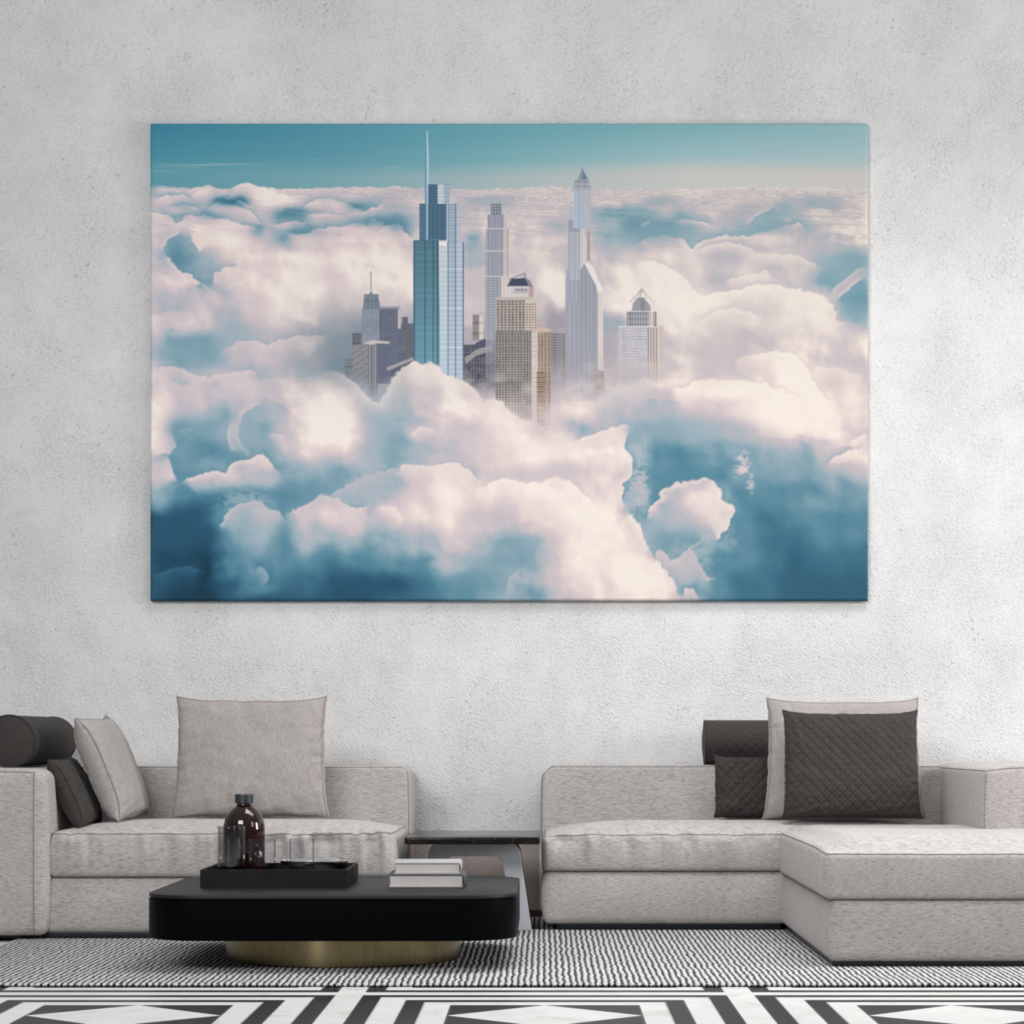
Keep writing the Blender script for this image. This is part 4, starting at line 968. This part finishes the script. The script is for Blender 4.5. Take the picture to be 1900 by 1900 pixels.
# bolsters
nRIB = 300
def bolster(label, loc, rot, L, r, quilt=None, ribs=False):
    root = empty('bolster', loc, rot); tag(root, label, 'bolster cushion')
    nL, nS = ((340, 96) if ribs else (220, 150)); xs2 = np.linspace(-L/2, L/2, nL); V = []
    for i, x in enumerate(xs2):
        for k in range(nS):
            a = 2*PI*k/nS; rr = r
            if quilt:
                p_ = x/quilt; q_ = a*r/(quilt*.9)
                kk = round(2*PI*r/(quilt*.9)); q_ = a/(2*PI)*kk
                A_ = p_+q_; B_ = p_-q_; g = min(abs(A_-round(A_)), abs(B_-round(B_))); rr -= .0022*math.exp(-(g/.09)**2)
            if ribs: rr -= .0022*(.5-.5*math.cos(2*PI*x/.024))
            rr -= .004*max(0, 1-(L/2-abs(x))/.03)*abs(math.sin(a*3))*0+.002*(1-math.exp(-(L/2-abs(x))/.05))*0
            V.append((x, rr*math.cos(a), rr*math.sin(a)))
    F = [(i*nS+k, i*nS+(k+1) % nS, (i+1)*nS+(k+1) % nS, (i+1)*nS+k) for i in range(nL-1) for k in range(nS)]
    fix_normals(mesh('cover', V, F, M['dark'], root, local=True))
    for s in (-1, 1):
        V = [(s*(L/2+.012), 0, 0)]; F = []
        for j in range(1, 9):
            q = j/8
            for k in range(60): a = 2*PI*k/60; V.append((s*(L/2+.012*(1-q**2.2)), r*.995*q*math.cos(a), r*.995*q*math.sin(a)))
        for k in range(60): F.append((0, 1+k, 1+(k+1) % 60))
        for j in range(7):
            for k in range(60): F.append((1+j*60+k, 1+j*60+(k+1) % 60, 1+(j+1)*60+(k+1) % 60, 1+(j+1)*60+k))
        fix_normals(mesh('end_panel', V, F, M['dark'], root, local=True))
        tube('piping', [(s*L/2, r*1.003*math.cos(2*PI*k/60), r*1.003*math.sin(2*PI*k/60)) for k in range(60)], .003, M['dark_seam'], root, local=True, closed=True)
    return root
rb = .106
bolster('round charcoal ribbed bolster lying on the arm of the left sofa', (XX(16, 9.95), YY(10.40), ZZ(1379, 9.95)+.009), (0, 0, PI/2), .88, rb, ribs=True)
rb2 = .100
bolster('round charcoal quilted bolster lying on the low back of the corner sofa', (XX(1308, 10.9)+.27, YY(10.92), ZZ(1421, 10.78)+rb2+.004), (0, 0, 0), .54, rb2, quilt=.046)
# ------------------------------------------------------------------ side table
st_ = empty('side_table', (-.29, YY(10.3), RUG)); tag(st_, 'black veined marble side table with grey metal frame legs between the two sofas', 'side table')
TZ = .415
slab('tabletop', (-.575, YY(9.92), TZ-.029), (-.020, YY(10.66), TZ), M['marble'], st_, r=.012, b=.006)
def arch(y0, y1, mat, name='leg'):
    def arc(cx, cz, r, a0, a1, n=8): return [(cx+r*math.cos(a0+(a1-a0)*i/n), cz+r*math.sin(a0+(a1-a0)*i/n)) for i in range(n+1)]
    zt = TZ-.029; zb = RUG; r = .055; ri = .032
    out = [(-.539, zb)]+arc(-.4896+r, zt-r, r, PI, PI/2)+arc(-.102-r, zt-r, r, PI/2, 0)+[(-.0544, zb), (-.113, zb)]
    zi = .3236
    out += arc(-.179-ri, zi-ri, ri, 0, PI/2)+arc(-.4125+ri, zi-ri, ri, PI/2, PI)+[(-.478, zb)]
    n = len(out); bm = bmesh.new()
    A = [bm.verts.new((x, y0, z_)) for x, z_ in out]; B_ = [bm.verts.new((x, y1, z_)) for x, z_ in out]
    f1 = bm.faces.new(A); f2 = bm.faces.new(B_[::-1]); sd = []
    for i in range(n):
        j = (i+1) % n; sd.append(bm.faces.new((A[j], A[i], B_[i], B_[j])))
    bmesh.ops.recalc_face_normals(bm, faces=bm.faces)
    for f in sd: f.material_index = 1
    for f in (f1, f2): f.material_index = 0
    ed = [e for e in bm.edges if len(e.link_faces) == 2 and {g.material_index for g in e.link_faces} == {0, 1}]
    bmesh.ops.bevel(bm, geom=ed, offset=.0025, segments=2, affect='EDGES', profile=.5)
    bmesh.ops.triangulate(bm, faces=[f for f in bm.faces if len(f.verts) > 8])
    bmesh.ops.translate(bm, verts=bm.verts, vec=-st_.location)
    me = bpy.data.meshes.new(name); bm.to_mesh(me); bm.free()
    return link(name, me, mat, st_)
arch(YY(10.20), YY(10.225), [M['grey_metal'], M['edge']]); arch(YY(10.36), YY(10.385), [M['edge'], M['edge']])
slab('glass_panel', (-.572, YY(10.27), RUG), (-.022, YY(10.28), TZ-.029), M['bronze'], st_, r=.002, b=.001, seg=2)
# ------------------------------------------------------------------ coffee table
ct = empty('coffee_table', (-.745, YY(8.95), RUG)); tag(ct, 'low black lacquered coffee table with rounded corners on a round brass drum base', 'coffee table')
tx, ty, thx, thy, tr = -.745, YY(8.955), .648, .615, .21
TT, TB = .279, .1224
def tring(z_, ins): return rrect(tx, ty, thx, thy, tr, z_, ins, 16)
loft('tabletop', [tring(TT-.0125, .003), tring(TT-.0115, 0), tring(TT-.003, 0), tring(TT-.001, .001), tring(TT, .003)], M['lacquer_top'], ct)
loft('apron', [tring(TB, .004), tring(TB+.001, .0015), tring(TB+.004, 0), tring(TT-.020, 0), tring(TT-.0185, .0015), tring(TT-.0175, .006), tring(TT-.0125, .006)], M['lacquer'], ct)
br = .432
lathe('base', [(0, RUG), (br-.004, RUG), (br, RUG+.004), (br, TB+.001), (0, TB+.001)], M['brass'], ct, c=(-.742, YY(8.95), 0), seg=128, local=False)
# tray
tray = empty('tray', (-.978, YY(9.0), TT)); tag(tray, 'rectangular black wooden tray on the coffee table', 'tray')
TX0, TX1, TY0, TY1, TH = -1.245, -.711, YY(8.757), YY(9.24), .3457
slab('tray_floor', (TX0+.01, TY0+.01, TT+.0005), (TX1-.01, TY1-.01, TT+.010), M['tray'], tray, r=.002, b=.001, seg=2)
def tray_rim():
    o_ = lambda z_, i: rrect((TX0+TX1)/2, (TY0+TY1)/2, (TX1-TX0)/2, (TY1-TY0)/2, .004, z_, i, 3)
    rings = [o_(TT+.0005, 0), o_(TH-.001, 0), o_(TH, .001), o_(TH, .012), o_(TH-.001, .013), o_(TT+.0005, .013)]
    return loft('tray_rim', rings+[rings[0]], M['tray'], tray, caps=(False, False))
tray_rim()
TF = TT+.010
# bottle
bo = empty('bottle', (XX(453, 9.07), YY(9.07), TF+.0005)); tag(bo, 'dark amber glass bottle with a black screw cap on the tray', 'bottle')
R = .0775
body = [(0, .002), (R*.55, .004), (R*.86, 0), (R*.96, .004), (R, .014), (R, .185), (R*.985, .205), (R*.93, .226), (R*.82, .246), (R*.66, .262), (R*.47, .274), (R*.36, .281), (R*.33, .288), (R*.33, .302)]
inner = [(R*.28, .302), (R*.28, .286), (R*.60, .258), (R*.90, .222), (R*.95, .185), (R*.95, .014), (0, .010)]
lathe('body', body+inner, M['amber'], bo, seg=72)
lathe('cap', [(0, .288), (.034, .288), (.0345, .290), (.0345, .3195), (.033, .322), (0, .322)], M['cap'], bo, seg=72)
# glasses
def tumbler(label, px, d, r, top, mat, wall=.003):
    g = empty('drinking_glass', (XX(px, d), YY(d), TF+.0005)); tag(g, label, 'glass', None)
    H = top-(TF+.0005)
    o = lathe('bowl', [(0, 0), (r*.93, 0), (r*.985, .003), (r, .01), (r, H-.001), (r-wall*.5, H), (r-wall, H-.001), (r-wall, .016), (r*.8, .011), (0, .010)], mat, g, seg=64)
    return g
def whole(g, label, cat):                                   # a glass has no parts: keep it as one mesh
    o = g.children[0]; o.parent = None; o.location = g.location; o.name = 'drinking_glass'; tag(o, label, cat); bpy.data.objects.remove(g); return o
for lab, px, d, r, yt, mt in (('tall smoked drinking glass in front of the amber bottle', 429.5, 8.86, .0500, 1533, 'smoke'),
                              ('short clear drinking glass between the tall smoked glass and the other short one', 486.5, 8.87, .0495, 1557, 'glass'),
                              ('short clear drinking glass in front of the steel bowl', 560, 8.87, .0455, 1556, 'glass')):
    g = tumbler(lab, px, d, r, ZZ(yt, d), M[mt]); bpy.context.view_layer.update(); whole(g, lab, 'glass')
# bowl
bl = lathe('bowl', [(0, 0), (.052, 0), (.058, .003), (.066, .010), (.100, .034), (.121, .058), (.1265, .070), (.1265, .075), (.123, .0765), (.117, .073), (.098, .052), (.060, .020), (0, .016)],
           M['steel'], None, seg=96)
bl.location = (XX(583, 9.07), YY(9.07), TF+.0005); tag(bl, 'shallow polished steel bowl at the right end of the tray', 'bowl')
# books
def book(label, x0, x1, d0_, depth, z0, t, mat, rot):
    w_ = x1-x0; root = empty('book', ((x0+x1)/2, YY(d0_)+depth/2, z0), (0, 0, math.radians(rot))); tag(root, label, 'book')
    b_ = .0035; hw, hd = w_/2, depth/2
    # pages: fore edge slightly hollow, spine on the right
    n = 12; V = []; F = []
    prof = [(-hw+.006+.004*math.sin(PI*i/n)*1.0, b_+(t-2*b_)*i/n) for i in range(n+1)]
    rings = []
    for y in (-hd+.005, hd-.005):
        rings.append([(x, y, z_) for x, z_ in prof]+[(hw-.004, y, t-b_), (hw-.004, y, b_)])
    loft('pages', rings, M['pages'], root, local=True)
    # cover: lower board, rounded spine, upper board as one wrapped piece
    out = [(-hw, 0), (hw-.004, 0)]+[(hw-.004+.008*math.sin(PI*i/8), t/2-t/2*math.cos(PI*i/8)) for i in range(1, 8)]+[(hw-.004, t), (-hw, t), (-hw, t-b_+.0004), (hw-.006, t-b_+.0004)]
    out += [(hw-.006+.006*math.sin(PI*i/8), t/2+(t/2-b_)*math.cos(PI*i/8)) for i in range(1, 8)]+[(hw-.006, b_-.0004), (-hw, b_-.0004)]
    loft('cover', [[(x, y, z_) for x, z_ in out] for y in (-hd, hd)], mat, root, local=True)
    return root
book('thick book with a slate grey cover at the bottom of the stack', XX(719, 8.757), XX(860, 8.757), 8.757, .30, TT+.0005, .0486, M['cover_dark'], 0)
book('book with a pale grey cover on top of the slate grey book', XX(729, 8.80), XX(853, 8.80), 8.79, .29, TT+.0005+.0490, .0405, M['cover_light'], 1.0)
